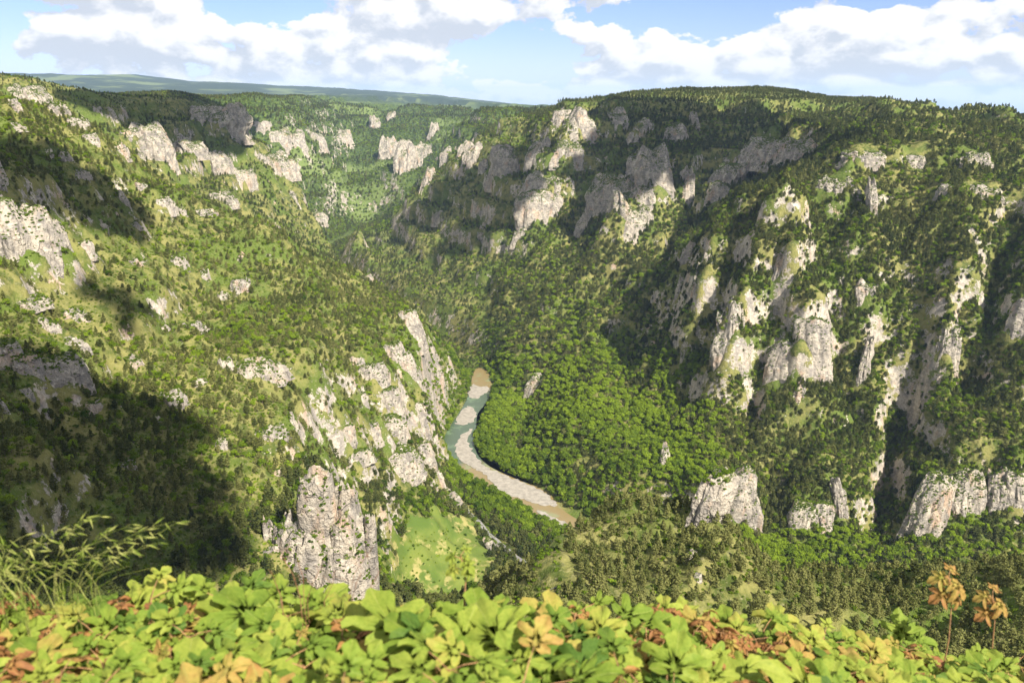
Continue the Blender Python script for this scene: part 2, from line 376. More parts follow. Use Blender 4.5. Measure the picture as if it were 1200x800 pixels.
M_LEAF=leafy('broad_leaves',(.036,.072,.010),(.115,.175,.018),(.225,.310,.026),.4)
M_BARK=plain('bark',(.16,.12,.09),scale=6)
# ------------------------------------------------------------------ mesh helpers
def np_mesh(name,V,F,mats,smooth=False,attrs=None,fm=None):
    """V (n,3); F list of arrays (m,k) of one width each, or one array"""
    if not isinstance(F,list): F=[F]
    me=bpy.data.meshes.new(name); nl=sum(f.size for f in F); nf=sum(len(f) for f in F)
    me.vertices.add(len(V)); me.vertices.foreach_set('co',np.asarray(V,np.float32).ravel())
    me.loops.add(nl); me.loops.foreach_set('vertex_index',np.concatenate([f.ravel() for f in F]).astype(np.int32))
    me.polygons.add(nf); tot=np.concatenate([np.full(len(f),f.shape[1]) for f in F])
    st=np.concatenate([[0],np.cumsum(tot)[:-1]]); me.polygons.foreach_set('loop_start',st.astype(np.int32))
    for m in (mats if isinstance(mats,list) else [mats]): me.materials.append(m)
    if fm is not None: me.polygons.foreach_set('material_index',np.asarray(fm,np.int32))
    me.update(calc_edges=True)
    me.polygons.foreach_set('use_smooth',np.full(nf,smooth))
    for k,(a,dom) in (attrs or {}).items():
        at=me.attributes.new(k,'FLOAT',dom); at.data.foreach_set('value',np.asarray(a,np.float32))
    me.validate(); return me
def obj(name,me,parent=None,loc=(0,0,0)):
    o=bpy.data.objects.new(name,me); C.objects.link(o); o.location=loc
    if parent is not None: o.parent=parent
    return o
def tag(o,label=None,cat=None,group=None,kind=None):
    if label: o['label']=label
    if cat: o['category']=cat
    if group: o['group']=group
    if kind: o['kind']=kind
    return o
def gridfaces(n,m,wrap=False):
    i=np.arange(n-1)[:,None]; j=np.arange(m if wrap else m-1)[None]
    a=i*m+j; b=i*m+(j+1)%m; return np.stack([a,b,b+m,a+m],-1).reshape(-1,4)
# ------------------------------------------------------------------ terrain
GX,GY,GR,GA=make_grid(); GZ=height(GX,GY)
F=gridfaces(*GX.shape)[:,::-1]
me=np_mesh('terrain',np.stack([GX,GY,GZ],-1).reshape(-1,3),F,M_GROUND,smooth=True)
tag(obj('terrain',me),'steep green gorge sides with pale limestone showing through','terrain',kind='structure')
# lookups on the mesh
LR=np.log(GR)
def gidx(x,y):
    r=np.hypot(x,y); a=np.arctan2(x,y)
    i=np.interp(np.log(np.maximum(r,1.3)),LR,np.arange(len(GR))); j=np.interp(a,GA,np.arange(len(GA)))
    return np.clip(i,0,len(GR)-1.001),np.clip(j,0,len(GA)-1.001)
def bil(T,x,y):
    i,j=gidx(x,y); i0=i.astype(int); j0=j.astype(int); fi=i-i0; fj=j-j0
    return (T[i0,j0]*(1-fj)+T[i0,j0+1]*fj)*(1-fi)+(T[i0+1,j0]*(1-fj)+T[i0+1,j0+1]*fj)*fi
def gz(x,y): return bil(GZ,np.asarray(x,float),np.asarray(y,float))
def grad(x,y,e=8.0):
    return (gz(x+e,y)-gz(x-e,y))/(2*e),(gz(x,y+e)-gz(x,y-e))/(2*e)
# horizon tables for culling what nothing can see
TAN=GZ/np.hypot(GX,GY); HOR=np.maximum.accumulate(np.where(GR[:,None]>20,TAN,-9),axis=0)
def hit(u,v,t0=100): return march(u,v,gz,t0=t0)
# ------------------------------------------------------------------ rocks
def rock_body(W,H,D,nt=64,nr=26,seed=0,top=.7,lean=.3,spiky=.35,sink=.35,fa=1.0,dome=.35):
    """closed crag: base centre at origin, front faces -y, fluted sides, uneven stepped top"""
    th=np.linspace(0,2*math.pi,nt,endpoint=False); t=np.linspace(0,1,nr)
    T,TH=np.meshgrid(t,th,indexing='ij')
    ex=2.6; c,s=np.cos(TH),np.sin(TH); rr=(np.abs(c)**ex+np.abs(s)**ex)**(-1/ex)
    prof=(1-(1-top)*T**1.4)*np.sqrt(1-(T*.80)**7)
    x=rr*c*W/2*prof; y=rr*s*D/2*prof
    k=seed*13.7; L=min(W,H*1.2)
    fl=np.abs(vn3(x/(L*.30)+k,y/(L*.30),T*H/(L*1.3),seed))*1.0
    fl2=np.abs(vn3(x/(L*.11)+k,y/(L*.11),T*H/(L*.5),seed+3))
    ls=vn3(x*0+k,y*.0+TH*.4,T*H/(max(H,1)*.13),seed+5)
    fb=vn3(x/(L*.06),y/(L*.06),T*H/(L*.06),seed+8)
    sc=1+fa*(.36*(fl-.35)+.17*(fl2-.3))+.03*np.sign(ls)*np.abs(ls)**.5+.045*fb
    x=x*sc; y=y*sc
    # top: blocks of differing height
    hm=1-spiky*(.5+.5*vn3(x/(L*.28)+5,y/(L*.34)+k,x*0,seed+11))-.10*(.5+.5*vn3(x/(L*.1),y/(L*.1),x*0+k,seed+12))
    hm=hm-dome*(np.clip(np.hypot(x/(W/2),y/(D/2)),0,1.2)**2)*.25
    z=-sink*H+T*H*(sink+np.where(T>.45,1+(hm-1)*(T-.45)/.55,1))
    x=x+W*.06*vn3(z/(H*.5)+k,z*0,z*0,2); y=y+lean*T*H
    V=[np.stack([x,y,z],-1).reshape(-1,3)]; F=[gridfaces(nr,nt,True)]
    # cap
    xc,yc=x[-1],y[-1]; cx,cy=xc.mean(),yc.mean(); nc=7; base=(nr-1)*nt
    zt=z[-1]; zm=zt.mean()
    for q in range(1,nc+1):
        f=1-q/(nc+.3); xx=cx+(xc-cx)*f; yy=cy+(yc-cy)*f
        hh=H*(1-spiky*(.5+.5*vn3((xx)/(L*.28)+5,(yy-lean*H)/(L*.34)+k,xx*0,seed+11))-.10*(.5+.5*vn3(xx/(L*.1),yy/(L*.1),xx*0+k,seed+12))-dome*(np.clip(np.hypot(xx/(W/2),(yy-lean*H)/(D/2)),0,1.2)**2)*.25)
        V.append(np.stack([xx,yy,hh],-1)); 
    n0=nr*nt; idx=[base]+[n0+q*nt for q in range(nc)]
    j=np.arange(nt); jn=(j+1)%nt
    for a,b in zip(idx[:-1],idx[1:]): F.append(np.stack([a+j,a+jn,b+jn,b+j],-1))
    V=np.concatenate(V); V=np.vstack([V,[cx,cy,V[-nt:,2].mean()]]); F4=np.concatenate(F)
    tri=np.stack([idx[-1]+j,idx[-1]+jn,np.full(nt,len(V)-1)],-1)
    return V,[F4,tri]
def place_body(V,px,py,pz,yaw):
    c,s=math.cos(yaw),math.sin(yaw); return np.stack([px+V[:,0]*c-V[:,1]*s,py+V[:,0]*s+V[:,1]*c,pz+V[:,2]],-1)
ROCK_TOP=[]      # for shrubs on the rocks
ROCK_FOOT=[]
def add_rock(u,v,w,h,label,name='rock_outcrop',seed=0,cat='rock',group=None,bodies=None,mul=1.0,face=.5):
    P=hit(u,v)[0]; d=to_px(*P)[2]; m=d/FPX; Wd=w*m; H=h*m*1.03
    if 1350<P[1]<2600: Wd*=1.25; H*=1.25
    wall=any(q in label for q in ('wall','block','cliff','face','slab'))
    if wall: Wd*=1.22
    gx,gy=grad(P[0],P[1],15.0); sl=math.hypot(gx,gy)
    fx,fy=gx/(sl+1e-6),gy/(sl+1e-6); vx,vy=P[0]/math.hypot(P[0],P[1]),P[1]/math.hypot(P[0],P[1])
    bx,by=fx*(1-face)+vx*face,fy*(1-face)+vy*face
    yaw=math.atan2(by,bx)-math.pi/2
    D=max(Wd*.55,H*min(1.1,.75/max(sl,.25)))
    D=min(D,max(Wd*1.5,14))
    big=max(w,h); nt=40 if big<22 else 64 if big<48 else 104; nr=14 if big<22 else 26 if big<48 else 44
    V,Fs=rock_body(Wd,H,D,nt,nr,seed,top=.90 if wall else .74,lean=min(.45,.25+.2/max(sl,.3)),spiky=(.18 if P[1]<1350 else .38) if wall else .40,fa=.75 if wall and P[1]<1350 else 1.15)
    off=D*.42; px=P[0]+bx*off; py=P[1]+by*off; n=math.hypot(bx,by)
    V=place_body(V,0,0,0,yaw)
    me=np_mesh(name,V,Fs,M_ROCK)
    o=obj(name,me,loc=(px,py,P[2])); tag(o,label,cat,group)
    ROCK_FOOT.append((px,py,max(Wd,D)*(.42 if P[1]<1350 else .27))); ROCK_TOP.append((V+np.array([px,py,P[2]]),Fs,.30))
    return o
ROCKS=[
 # the near left slope, from the top
 (40,122,46,20,'pale broken rocks at the top left corner of the gorge rim'),(74,134,24,18,'pale boulder just right of the broken rocks on the top left rim'),
 (26,134,12,22,'slim upright pale rock at the far left of the rim rocks'),(97,152,28,16,'sunlit rock rib halfway down the upper left ridge'),
 (112,172,24,18,'sunlit rock knob below the rock rib on the upper left ridge'),(146,184,28,18,'pale rock comb ending the upper left ridge'),
 (18,152,34,9,'thin grey ledge crossing the shaded upper left slope'),(82,190,16,14,'small grey rock above the dark pines of the upper left slope'),
 (92,208,32,12,'low grey rocks in a row right of the big left buttress'),(60,186,16,9,'tiny grey ledge in the shade under the upper left ridge'),
 (10,248,36,92,'tall grey buttress at the left edge of the picture'),(30,312,38,86,'blocky pale crag with an orange foot, left part of the big left cliff'),
 (60,320,38,82,'rounded grey tower, right part of the big left cliff'),(80,292,20,36,'short grey pillar leaning on the right of the big left cliff'),
 (104,300,20,18,'grey boulder right of the big left cliff'),(122,272,24,17,'rounded grey boulder alone among shaded shrubs'),
 (151,246,14,26,'slim pointed grey pinnacle on the shaded left slope'),(197,248,22,18,'grey block above the lit shrubs of the left slope'),
 (160,268,18,9,'low grey rock beneath the slim pointed pinnacle'),(168,224,16,12,'small grey rock near the crest above the slim pointed pinnacle'),
 (215,252,12,10,'small upright rock right of the grey block on the crest'),(244,254,28,9,'row of pale stones on the sunlit crest of the left spur'),
 (166,312,20,10,'low sunlit pale ledge left of the small shrubby rocks'),(214,314,22,16,'sunlit white rocks high on the left spur'),
 (243,330,16,16,'upright white rock between pines on the left spur'),(286,344,28,18,'stepped white rocks among pines in the middle of the left spur'),
 (262,352,16,10,'small white rocks left of the stepped white rocks'),(283,306,10,10,'single small pale rock near the left spur crest'),
 (34,362,66,14,'long pale rocky strip at the left edge in the sun'),(88,376,46,13,'right end of the long pale rocky strip on the left slope'),
 (66,392,22,20,'grey rock standing under the long pale rocky strip'),(96,412,30,20,'grey rock rib running down from the pale rocky strip'),
 (16,432,38,30,'shaded grey cliff at the left edge below the pale strip'),(44,446,30,32,'warm grey cliff block in the shade, second from the left edge'),
 (80,456,44,38,'broken grey cliff right of the warm grey block in shade'),(4,486,22,30,'rounded grey rock cut by the left edge'),
 (35,468,14,14,'small grey boulder under the shaded left cliffs'),(118,484,26,13,'slanting grey ledge under the broken grey cliff'),
 (162,432,22,16,'small cream rocks half in shade on the left slope'),(232,392,40,14,'rough pale rock band in the middle of the left slope'),
 (194,386,18,9,'low dark-topped rock left of the rough pale band'),(314,446,64,24,'long white overhanging ledge in the middle of the left spur'),
 (270,434,20,16,'white rock left of the long overhanging ledge'),(213,478,30,22,'white rocky step near the edge of the big shadow'),
 (238,452,16,10,'small white rock above the white rocky step'),(326,514,42,14,'white curved ledge below the long overhanging ledge'),
 (346,502,16,20,'upright white rock at the right end of the curved ledge'),(266,526,16,12,'white boulder by the edge of the big shadow'),
 (158,552,22,16,'pale rock lying in the big shadow of the left slope'),(187,494,14,9,'tiny pale ledge at the top of the big shadow'),
 (330,558,16,8,'white stone in shrubs behind the rock pinnacle'),
 # river face of the left spur
 (490,402,26,40,'top white tower of the spur cliff above the river'),(468,428,28,28,'white crag left of the top tower of the spur cliff'),
 (486,446,22,34,'white pillar under the top tower of the spur cliff'),(442,448,30,22,'creamy ledge left in the upper spur cliff'),
 (420,432,18,14,'small cream rock at the upper left of the spur cliff'),(456,482,36,28,'broad white crag in the middle of the spur cliff'),
 (430,480,20,20,'rough cream rock left of the broad white crag'),(498,512,24,42,'white organ-pipe pillar at the right rim of the spur cliff'),
 (470,518,34,30,'white fluted wall beside the organ-pipe pillar'),(440,518,26,24,'lower left white block of the spur cliff'),
 (410,522,22,24,'white rock left of the lower spur cliff'),(388,508,14,18,'lone white rock among pines left of the spur cliff'),
 (474,562,56,32,'wide slanting white slab at the foot of the spur cliff'),(506,552,20,34,'white block right of the wide slanting slab'),
 (424,542,36,14,'thin white ledge left of the wide slanting slab'),(518,572,16,26,'last white rock of the spur above the riverside road'),
 (540,596,18,22,'pale rock cut beside the riverside road'),(516,450,16,16,'pale rock in green trees right of the spur cliff'),
 (582,644,18,16,'grey white boulder by the road below the meadow'),
 # second spur behind the left crest
 (192,190,40,40,'comb of thin grey spires on the second left spur'),(162,178,26,24,'grey rocks left of the comb of thin spires'),
 (170,192,10,16,'pointed pale rock at the foot of the second left spur'),(262,157,54,30,'large pale cliff crowning the second left spur'),
 (238,150,18,22,'dark grey tower left of the large crowning cliff'),(286,162,16,26,'pale tower right of the large crowning cliff'),
 (115,133,10,8,'leftmost of three tiny rocks under the far left rim'),(131,135,12,9,'middle of three tiny rocks under the far left rim'),(146,134,10,10,'rightmost of three tiny rocks under the far left rim'),
 (230,182,30,14,'shaded grey ledge below the large crowning cliff'),(268,204,24,26,'cream crag under the large crowning cliff'),
 (286,220,26,26,'cream cliff running down to the green terraces'),(328,204,52,22,'bright wide crag halfway down the second left spur'),
 (312,192,20,12,'small pale rock above the bright wide crag'),(268,240,34,13,'low pale ledge over the green terraces'),
 (348,240,8,14,'tiny pointed stone needle on the green terraces'),(374,262,34,14,'pale riverside rocks at the toe of the second left spur'),
 (210,168,20,10,'grey ledge between the thin spires and the large crowning cliff'),
 # far gorge
 (306,156,20,16,'far pale cliff just right of the second left spur'),(326,172,28,26,'far pale cliff tower, second in the far row'),(351,176,22,26,'far pale cliff, third in the far row'),
 (376,178,28,28,'far pale cliff, fourth in the far row'),(408,172,22,24,'far bright cliff right of the fourth far cliff'),(440,152,14,18,'far pale rock high on the opposite rim'),
 (456,142,12,12,'far small rock topmost on the opposite rim'),(452,190,16,32,'far slender cliff above the distant bend'),(471,206,22,42,'far tall bright cliff above the distant bend'),
 (491,196,18,32,'far cliff right of the tall bright one'),(502,166,12,24,'far thin pale rib near the rim'),(520,196,16,26,'far pale rib left of the shaded massif'),
 (538,186,12,20,'far narrow rock against the shaded massif'),(404,240,10,14,'small pale rock on the distant valley floor'),
 # shaded massif across the river
 (486,258,20,22,'grey rock at the left toe of the shaded massif'),(496,226,14,26,'lit rib on the left edge of the shaded massif'),(513,260,16,14,'low grey rock right of the toe of the massif'),
 (546,198,16,28,'lit narrow rib high on the left of the massif'),(584,211,26,34,'cream cliff high on the left of the massif'),(565,206,12,20,'thin grey rock left of the cream cliff of the massif'),
 (548,258,14,26,'grey pillar low on the left of the massif'),(563,287,10,22,'isolated stump of rock at the foot of the massif'),(606,286,16,16,'pale pointed rock at the foot of the massif'),
 (624,196,26,30,'pale tower in the upper middle of the massif'),(660,190,32,22,'two stepped grey rocks right of the upper pale tower'),(655,154,24,22,'grey rock just under the massif top, left'),
 (686,166,38,32,'large pale rock under the massif top'),(725,154,22,26,'fluted rock right of the large pale rock under the top'),(746,170,24,28,'grey crag right of the fluted rock under the top'),
 (752,204,28,24,'grey hump of rock above the big lit cliff'),(790,168,24,20,'smooth pale rock near the shaded hollow of the massif'),(628,234,44,28,'broad grey wall in the middle of the massif'),
 (636,264,38,40,'high grey cliff at the centre of the massif'),(696,258,44,50,'great orange and grey wall of the massif'),(723,248,16,36,'grey pillar between the great wall and the big lit cliff'),
 (740,288,42,60,'lower half of the big lit cliff on the massif'),(776,236,30,56,'upper half of the big lit cliff on the massif'),(820,158,8,26,'thin vertical rock in the shaded hollow'),
 (894,190,48,24,'pale wall under the rim right of the shaded hollow'),(926,194,34,26,'right end of the pale wall under the rim'),(844,218,28,26,'slanting pale slab below the pale rim wall'),
 (834,244,18,28,'grey rock below the slanting pale slab'),(804,244,12,40,'narrow rock edge right of the big lit cliff'),
 # wooded buttress on the right
 (974,226,54,20,'long grey overhang on the wooded buttress'),(1016,194,46,18,'pale wall over the long grey overhang'),(1026,258,12,56,'thin pale rib splitting the wooded buttress'),
 (1072,196,36,15,'grey rock band right of the pale wall'),(1103,232,20,18,'small pale face on the right wooded slope'),(1146,192,38,14,'pale ledge high on the right slope'),
 (1152,232,46,16,'pale rock band on the right slope near the edge'),(1195,248,14,34,'grey cliff cut by the right edge near the rim'),
 (800,312,20,30,'pale rock above the shaded ravine left of the fins'),(790,358,16,38,'thin lit edge of rock at the shaded ravine'),(826,372,38,74,'first great rock fin on the left'),
 (852,450,40,108,'second and tallest great rock fin'),(795,436,10,38,'narrow dark rock left of the tallest fin'),(914,362,30,22,'pale wall in the upper part of the third fin'),
 (914,328,22,36,'pointed head of the third fin'),(906,450,34,54,'orange wall at the foot of the third fin'),(948,442,40,68,'great pale face of the third fin'),
 (938,486,20,48,'pale foot of the third fin reaching down among pines'),(966,378,24,30,'pale tooth right of the third fin'),(1014,362,28,44,'rounded head of the fourth fin'),
 (1024,412,20,54,'pale shoulder of the fourth fin'),(1006,462,14,66,'narrow tail of the fourth fin'),(986,338,8,14,'tiny rock stub between the third and fourth fin'),
 (1110,430,28,58,'curved pale fin right of the fourth fin'),(1090,452,12,44,'narrow grey rock left of the curved pale fin'),(1182,408,28,62,'pale cliff cut by the right edge, middle height'),
 (1043,452,8,20,'tiny grey rock between the fourth fin and the curved fin'),
 # lower walls over the side valley
 (812,618,30,62,'left block of the lower wall above the round green trees'),(850,614,48,62,'widest block of the lower wall, with a dark overhang'),(888,626,20,46,'right block of the lower wall'),
 (942,622,28,26,'low pale rock right of the lower wall'),(966,628,24,36,'slanting pale rock in the lower wall'),(992,612,18,48,'thin pale rib left of the deep dark gully'),
 (1056,634,28,78,'tall wall right of the deep dark gully'),(1090,638,28,72,'orange streaked wall second from the dark gully'),(1120,612,22,50,'pale wall third from the dark gully'),
 (1142,606,22,46,'pale wall fourth from the dark gully'),(1166,608,28,52,'fluted wall fifth from the dark gully'),(1196,606,26,50,'lower wall cut by the right edge'),
 (620,468,40,28,'lone rock knob in the bright forest above the river'),(777,552,12,28,'thin pale spire in the bright forest'),(435,330,18,10,'pale rock on the valley floor by the spur crest'),
 (804,656,10,13,'small white rock on the near wooded spur'),(820,684,12,10,'lower small white rock on the near wooded spur'),
]
for k,(u,v,w,h,lab) in enumerate(ROCKS):
    add_rock(u,v,w,h,lab,seed=k,group='limestone rocks standing out of the gorge walls')
# the near pinnacle: several bodies grown together, one mesh
def near_pinnacle():
    P0=hit(372,640)[0]; Y0=432.0; V=[];F=[[],[]]; n=0
    parts=[ # u centre, v top, v bottom, width px, depth m, Y offset, top, seed, spiky
     (366,545,700,60,26,0,.68,4,.12),(405,556,700,36,20,6,.8,9,.15),(346,610,735,74,34,-5,.80,14,.22),(408,606,735,56,30,-2,.8,21,.2),
     (431,598,720,18,12,-1,.75,33,.12),(313,606,700,20,12,2,.55,41,.4),(330,612,700,34,18,3,.7,47,.45),(386,606,720,44,22,-7,.4,52,.35),(362,628,735,60,30,-10,.7,58,.3),(300,655,730,40,18,-2,.6,63,.4),(326,642,735,64,26,-11,.75,71,.3),(394,640,735,76,28,-13,.7,77,.35)]
    for u,vt,vb,w,D,dy,top,sd,spk in parts:
        T=at_y(u,vt,Y0+dy); B=at_y(u,vb,Y0+dy); H=T[2]-B[2]; Wd=w*to_px(*T)[2]/FPX
        H2=H*1.0/(1-spk*.45)
        b,f=rock_body(Wd,H2,D,112,60,sd,top=top,lean=.03,spiky=spk,sink=.25,fa=.42,dome=.5)
        b=b+np.array([T[0],T[1],B[2]]); V.append(b)
        F[0].append(f[0]+n); F[1].append(f[1]+n); n+=len(b)
        ROCK_TOP.append((b,f,.0)); ROCK_FOOT.append((T[0],T[1],max(Wd,D)*.4))
    me=np_mesh('rock_pinnacle',np.concatenate(V)-at_y(372,690,Y0),[np.concatenate(F[0]),np.concatenate(F[1])],M_ROCK)
    o=obj('rock_pinnacle',me,loc=at_y(372,690,Y0)); tag(o,'tall white limestone pinnacle with green ledges standing right behind the maple hedge','rock')
near_pinnacle()
# ------------------------------------------------------------------ river, gravel, meadow, road
def c3(*p): return [(480+x/3.077,420+y/3.077) for x,y in p]
def flat(pts,z,sub=3,jit=0.0):
    q=np.array([at_z(u,v,z)[:2] for u,v in pts])
    n=len(q); out=[]
    for i in range(n):
        a,b,c,d=q[i-1],q[i],q[(i+1)%n],q[(i+2)%n]
        for t in np.linspace(0,1,sub,endpoint=False): out.append(.5*((2*b)+(c-a)*t+(2*a-5*b+4*c-d)*t*t+(-a+3*b-3*c+d)*t**3))
    out=np.array(out)
    if jit: out+=jit*np.stack([pn2(out[:,0]/6,out[:,1]/6,7),pn2(out[:,0]/6,out[:,1]/6,8)],-1)
    return out
def inside(x,y,P):
    r=np.zeros(np.shape(x),bool); n=len(P)
    for i in range(n):
        x0,y0=P[i]; x1,y1=P[(i+1)%n]
        if y0==y1: continue
        c=((y0>y)!=(y1>y))&(x<(x1-x0)*(y-y0)/(y1-y0)+x0); r^=c
    return r
ZONE=flat(c3((235,40),(212,130),(182,190),(152,235),(118,300),(143,345),(172,388),(210,425),(260,450),(310,480),(360,508),(440,560),(500,592),(560,615),(640,640),(720,640),(625,590),(560,550),(525,510),(480,470),(400,440),(320,405),(275,378),(242,340),(232,290),(240,250),(245,200),(275,160),(294,110),(282,45)),ZR)
ins=inside(GX,GY,ZONE); GZ[ins]=np.minimum(GZ[ins],ZR-2.0)
bpy.data.objects['terrain'].data.vertices.foreach_set('co',np.stack([GX,GY,GZ],-1).astype(np.float32).ravel()); bpy.data.objects['terrain'].data.update()
def poly_obj(name,P,z,m,thick=0,dome=0):
    me=bpy.data.meshes.new(name); bm=bmesh.new()
    f=bm.faces.new([bm.verts.new((x,y,z)) for x,y in P])
    if f.normal.z<0 or sum((P[i][0]*P[(i+1)%len(P)][1]-P[(i+1)%len(P)][0]*P[i][1]) for i in range(len(P)))<0: f.normal_flip()
    if thick:
        r=bmesh.ops.extrude_face_region(bm,geom=[f]); vs=[e for e in r['geom'] if isinstance(e,bmesh.types.BMVert)]
        c=sum((v.co for v in vs),Vector())/len(vs)
        bmesh.ops.translate(bm,vec=(0,0,thick),verts=vs)
    bmesh.ops.triangulate(bm,faces=bm.faces[:]); bm.to_mesh(me); bm.free(); me.materials.append(m); return obj(name,me)
def make_water():
    m,nt,out=mat('river_water'); g=NT(nt); pos=g.n('ShaderNodeNewGeometry').outputs['Position']
    n=g.noise(pos,.022,3,.5); y=g.n('ShaderNodeSeparateXYZ',i_0=pos).outputs[1]
    deep=g.math('MULTIPLY',g.ss(y,960,1040),g.ss(y,1360,1230))       # the deep green pool of the bend, shallow gravel bed either side
    deep=g.ss(g.math('ADD',deep,g.math('MULTIPLY',g.math('SUBTRACT',n,.5),.9)),.25,.7)
    col=g.mix(deep,(.20,.15,.065),(.060,.088,.050)); col=g.mix(g.math('MULTIPLY',g.ss(g.noise(pos,.06,3),.52,.7),.45),col,(.18,.26,.14))
    rp=g.noise(g.vmath('MULTIPLY',pos,(1,1,1)),1.2,4,.6)
    bp=g.n('ShaderNodeBump',i_Height=rp,i_Distance=.12,i_Strength=.5)
    bs=g.n('ShaderNodeBsdfPrincipled',i_Base_Color=col,i_Roughness=.16,i_Normal=bp.outputs[0]); bs.inputs['IOR'].default_value=1.33
    g.l(bs.outputs[0],out.inputs[0]); return m
M_WATER=make_water()
poly=poly_obj('river',ZONE,ZR,M_WATER); tag(poly,'shallow green and brown river winding along the gorge floor','river',kind='structure')
def ribbon(name,P,w,zf,m,kind='structure',lab=None,cat=None,sub=6):
    P=np.array(P,float); Q=[]
    for i in range(len(P)-1):
        for t in np.linspace(0,1,sub,endpoint=False): Q.append(P[i]*(1-t)+P[i+1]*t)
    Q.append(P[-1]); Q=np.array(Q); T=np.gradient(Q,axis=0); N=np.stack([-T[:,1],T[:,0]],-1)/np.linalg.norm(T,axis=1)[:,None]
    L=Q+N*w/2; R=Q-N*w/2; A=np.vstack([L,Q,R]); z=zf(A[:,0],A[:,1]); V=np.column_stack([A,z]); n=len(Q)
    i=np.arange(n-1); F=np.concatenate([np.stack([i,i+n,i+n+1,i+1],-1),np.stack([i+n,i+2*n,i+2*n+1,i+n+1],-1)])
    o=obj(name,np_mesh(name,V,F,m)); tag(o,lab,cat,kind=kind); return o
ribbon('river',_r[3:6],20,lambda x,y:x*0+ZR-.05,M_WATER,lab='river continuing into the side valley below the right cliffs',cat='river')
ribbon('river',_r[18:21],40,lambda x,y:x*0+ZR-.05,M_WATER,lab='distant pale stretch of the river in the far valley',cat='river')
M_GRAVEL=plain('river_gravel',(.27,.245,.205),var=.22,scale=.15,bump=.2)
bars=[([(228,92),(250,102),(278,100),(287,115),(262,132),(240,145),(215,138),(214,115)],'small white gravel bar farthest up the visible river'),
 ([(212,170),(236,188),(232,222),(200,236),(168,236),(172,212),(190,188)],'white gravel bar on the left bank above the bend'),
 ([(225,252),(212,300),(232,345),(268,385),(320,410),(400,443),(480,478),(527,516),(522,530),(480,528),(400,505),(330,482),(300,450),(262,412),(222,392),(180,362),(164,325),(182,285)],'long curved white gravel bar inside the river bend'),
 ([(470,548),(520,572),(560,592),(600,622),(585,632),(545,615),(500,590),(465,565)],'narrow pale gravel strip on the near bank beside the trees')]
for pts,lab in bars:
    o=poly_obj('gravel_bar',flat(c3(*pts),ZR,7,4.0),ZR-.5,M_GRAVEL,thick=.95); tag(o,lab,'gravel bar',kind='structure')
def draped(name,P,m,step,lift):
    x0,y0=P.min(0); x1,y1=P.max(0); nx=int((x1-x0)/step)+1; ny=int((y1-y0)/step)+1
    X,Y=np.meshgrid(np.linspace(x0,x1,nx),np.linspace(y0,y1,ny)); V=np.stack([X.ravel(),Y.ravel(),gz(X.ravel(),Y.ravel())+lift],-1)
    F=gridfaces(ny,nx); c=V[F].mean(1); F=F[inside(c[:,0]+9*pn2(c[:,0]/13,c[:,1]/13,3),c[:,1]+9*pn2(c[:,0]/13,c[:,1]/13,4),P)]
    u,inv=np.unique(F,return_inverse=True); return obj(name,np_mesh(name,V[u],inv.reshape(F.shape),m,smooth=True))
pm=[(446,664),(458,636),(480,612),(515,598),(547,606),(562,628),(572,648),(580,668),(560,690),(520,700),(460,700)]
MEAD=hit([p[0] for p in pm],[p[1] for p in pm])[:,:2]
def make_meadow():
    m,nt,out=mat('meadow_grass'); g=NT(nt); pos=g.n('ShaderNodeNewGeometry').outputs['Position']
    c=g.mix(g.ss(g.noise(pos,.03,4,.6),.35,.65),(.070,.110,.020),(.135,.165,.033)); c=g.mix(g.ss(g.noise(pos,.05,6,.65),.52,.62),c,(.27,.24,.09))
    c=g.mix(g.math('MULTIPLY',g.ss(g.noise(pos,.5,3,.6),.55,.75),.5),c,(.08,.14,.02))
    bs=g.n('ShaderNodeBsdfPrincipled',i_Base_Color=c,i_Roughness=.9); bs.inputs['Specular IOR Level'].default_value=.1; g.l(bs.outputs[0],out.inputs[0]); return m
tag(draped('meadow',MEAD,make_meadow(),2,.5),'bright green meadow on the valley floor behind the pinnacle','meadow',kind='structure')
rp=[(528,572),(540,588),(552,603),(568,620),(590,641),(616,660),(650,690)]; RD=hit([p[0] for p in rp],[p[1] for p in rp])[:,:2]
ribbon('road',RD,6.5,lambda x,y:gz(x,y)+.6,plain('asphalt',(.22,.21,.20),var=.15,scale=.5),lab='narrow grey riverside road between meadow and trees',cat='road')
# ------------------------------------------------------------------ trees
def clump_mesh(cs,n_per,fs,rg,flat=.6):
    """cs: clumps (x,y,z,rx,rz). Leaf-spray faces spread over and inside each clump"""
    V=[];K=[]
    for (x,y,z,r,rz) in cs:
        d=rg.normal(size=(n_per,3)); d/=np.linalg.norm(d,axis=1)[:,None]; d[:,2]=np.abs(d[:,2])*1.1-.35; d/=np.linalg.norm(d,axis=1)[:,None]
        rad=rg.uniform(.55,1.12,n_per)[:,None]; c=np.array([x,y,z])+d*rad*np.array([r,r,rz])
        nn=d+rg.normal(size=(n_per,3))*.45; nn[:,2]+=.25; nn/=np.linalg.norm(nn,axis=1)[:,None]
        a=np.cross(nn,rg.normal(size=(n_per,3))); a/=np.linalg.norm(a,axis=1)[:,None]; b=np.cross(nn,a)
        s=(fs*rg.uniform(.6,1.35,n_per))[:,None]
        q=np.stack([c-a*s-b*s*.55,c+a*s*.3-b*s*.8,c+a*s+b*s*.3,c-a*s*.2+b*s*.9],1)
        V.append(q.reshape(-1,3)); K.append(np.full(n_per,rg.random())*.6+rg.random(n_per)*.4)
    return np.concatenate(V),np.concatenate(K)
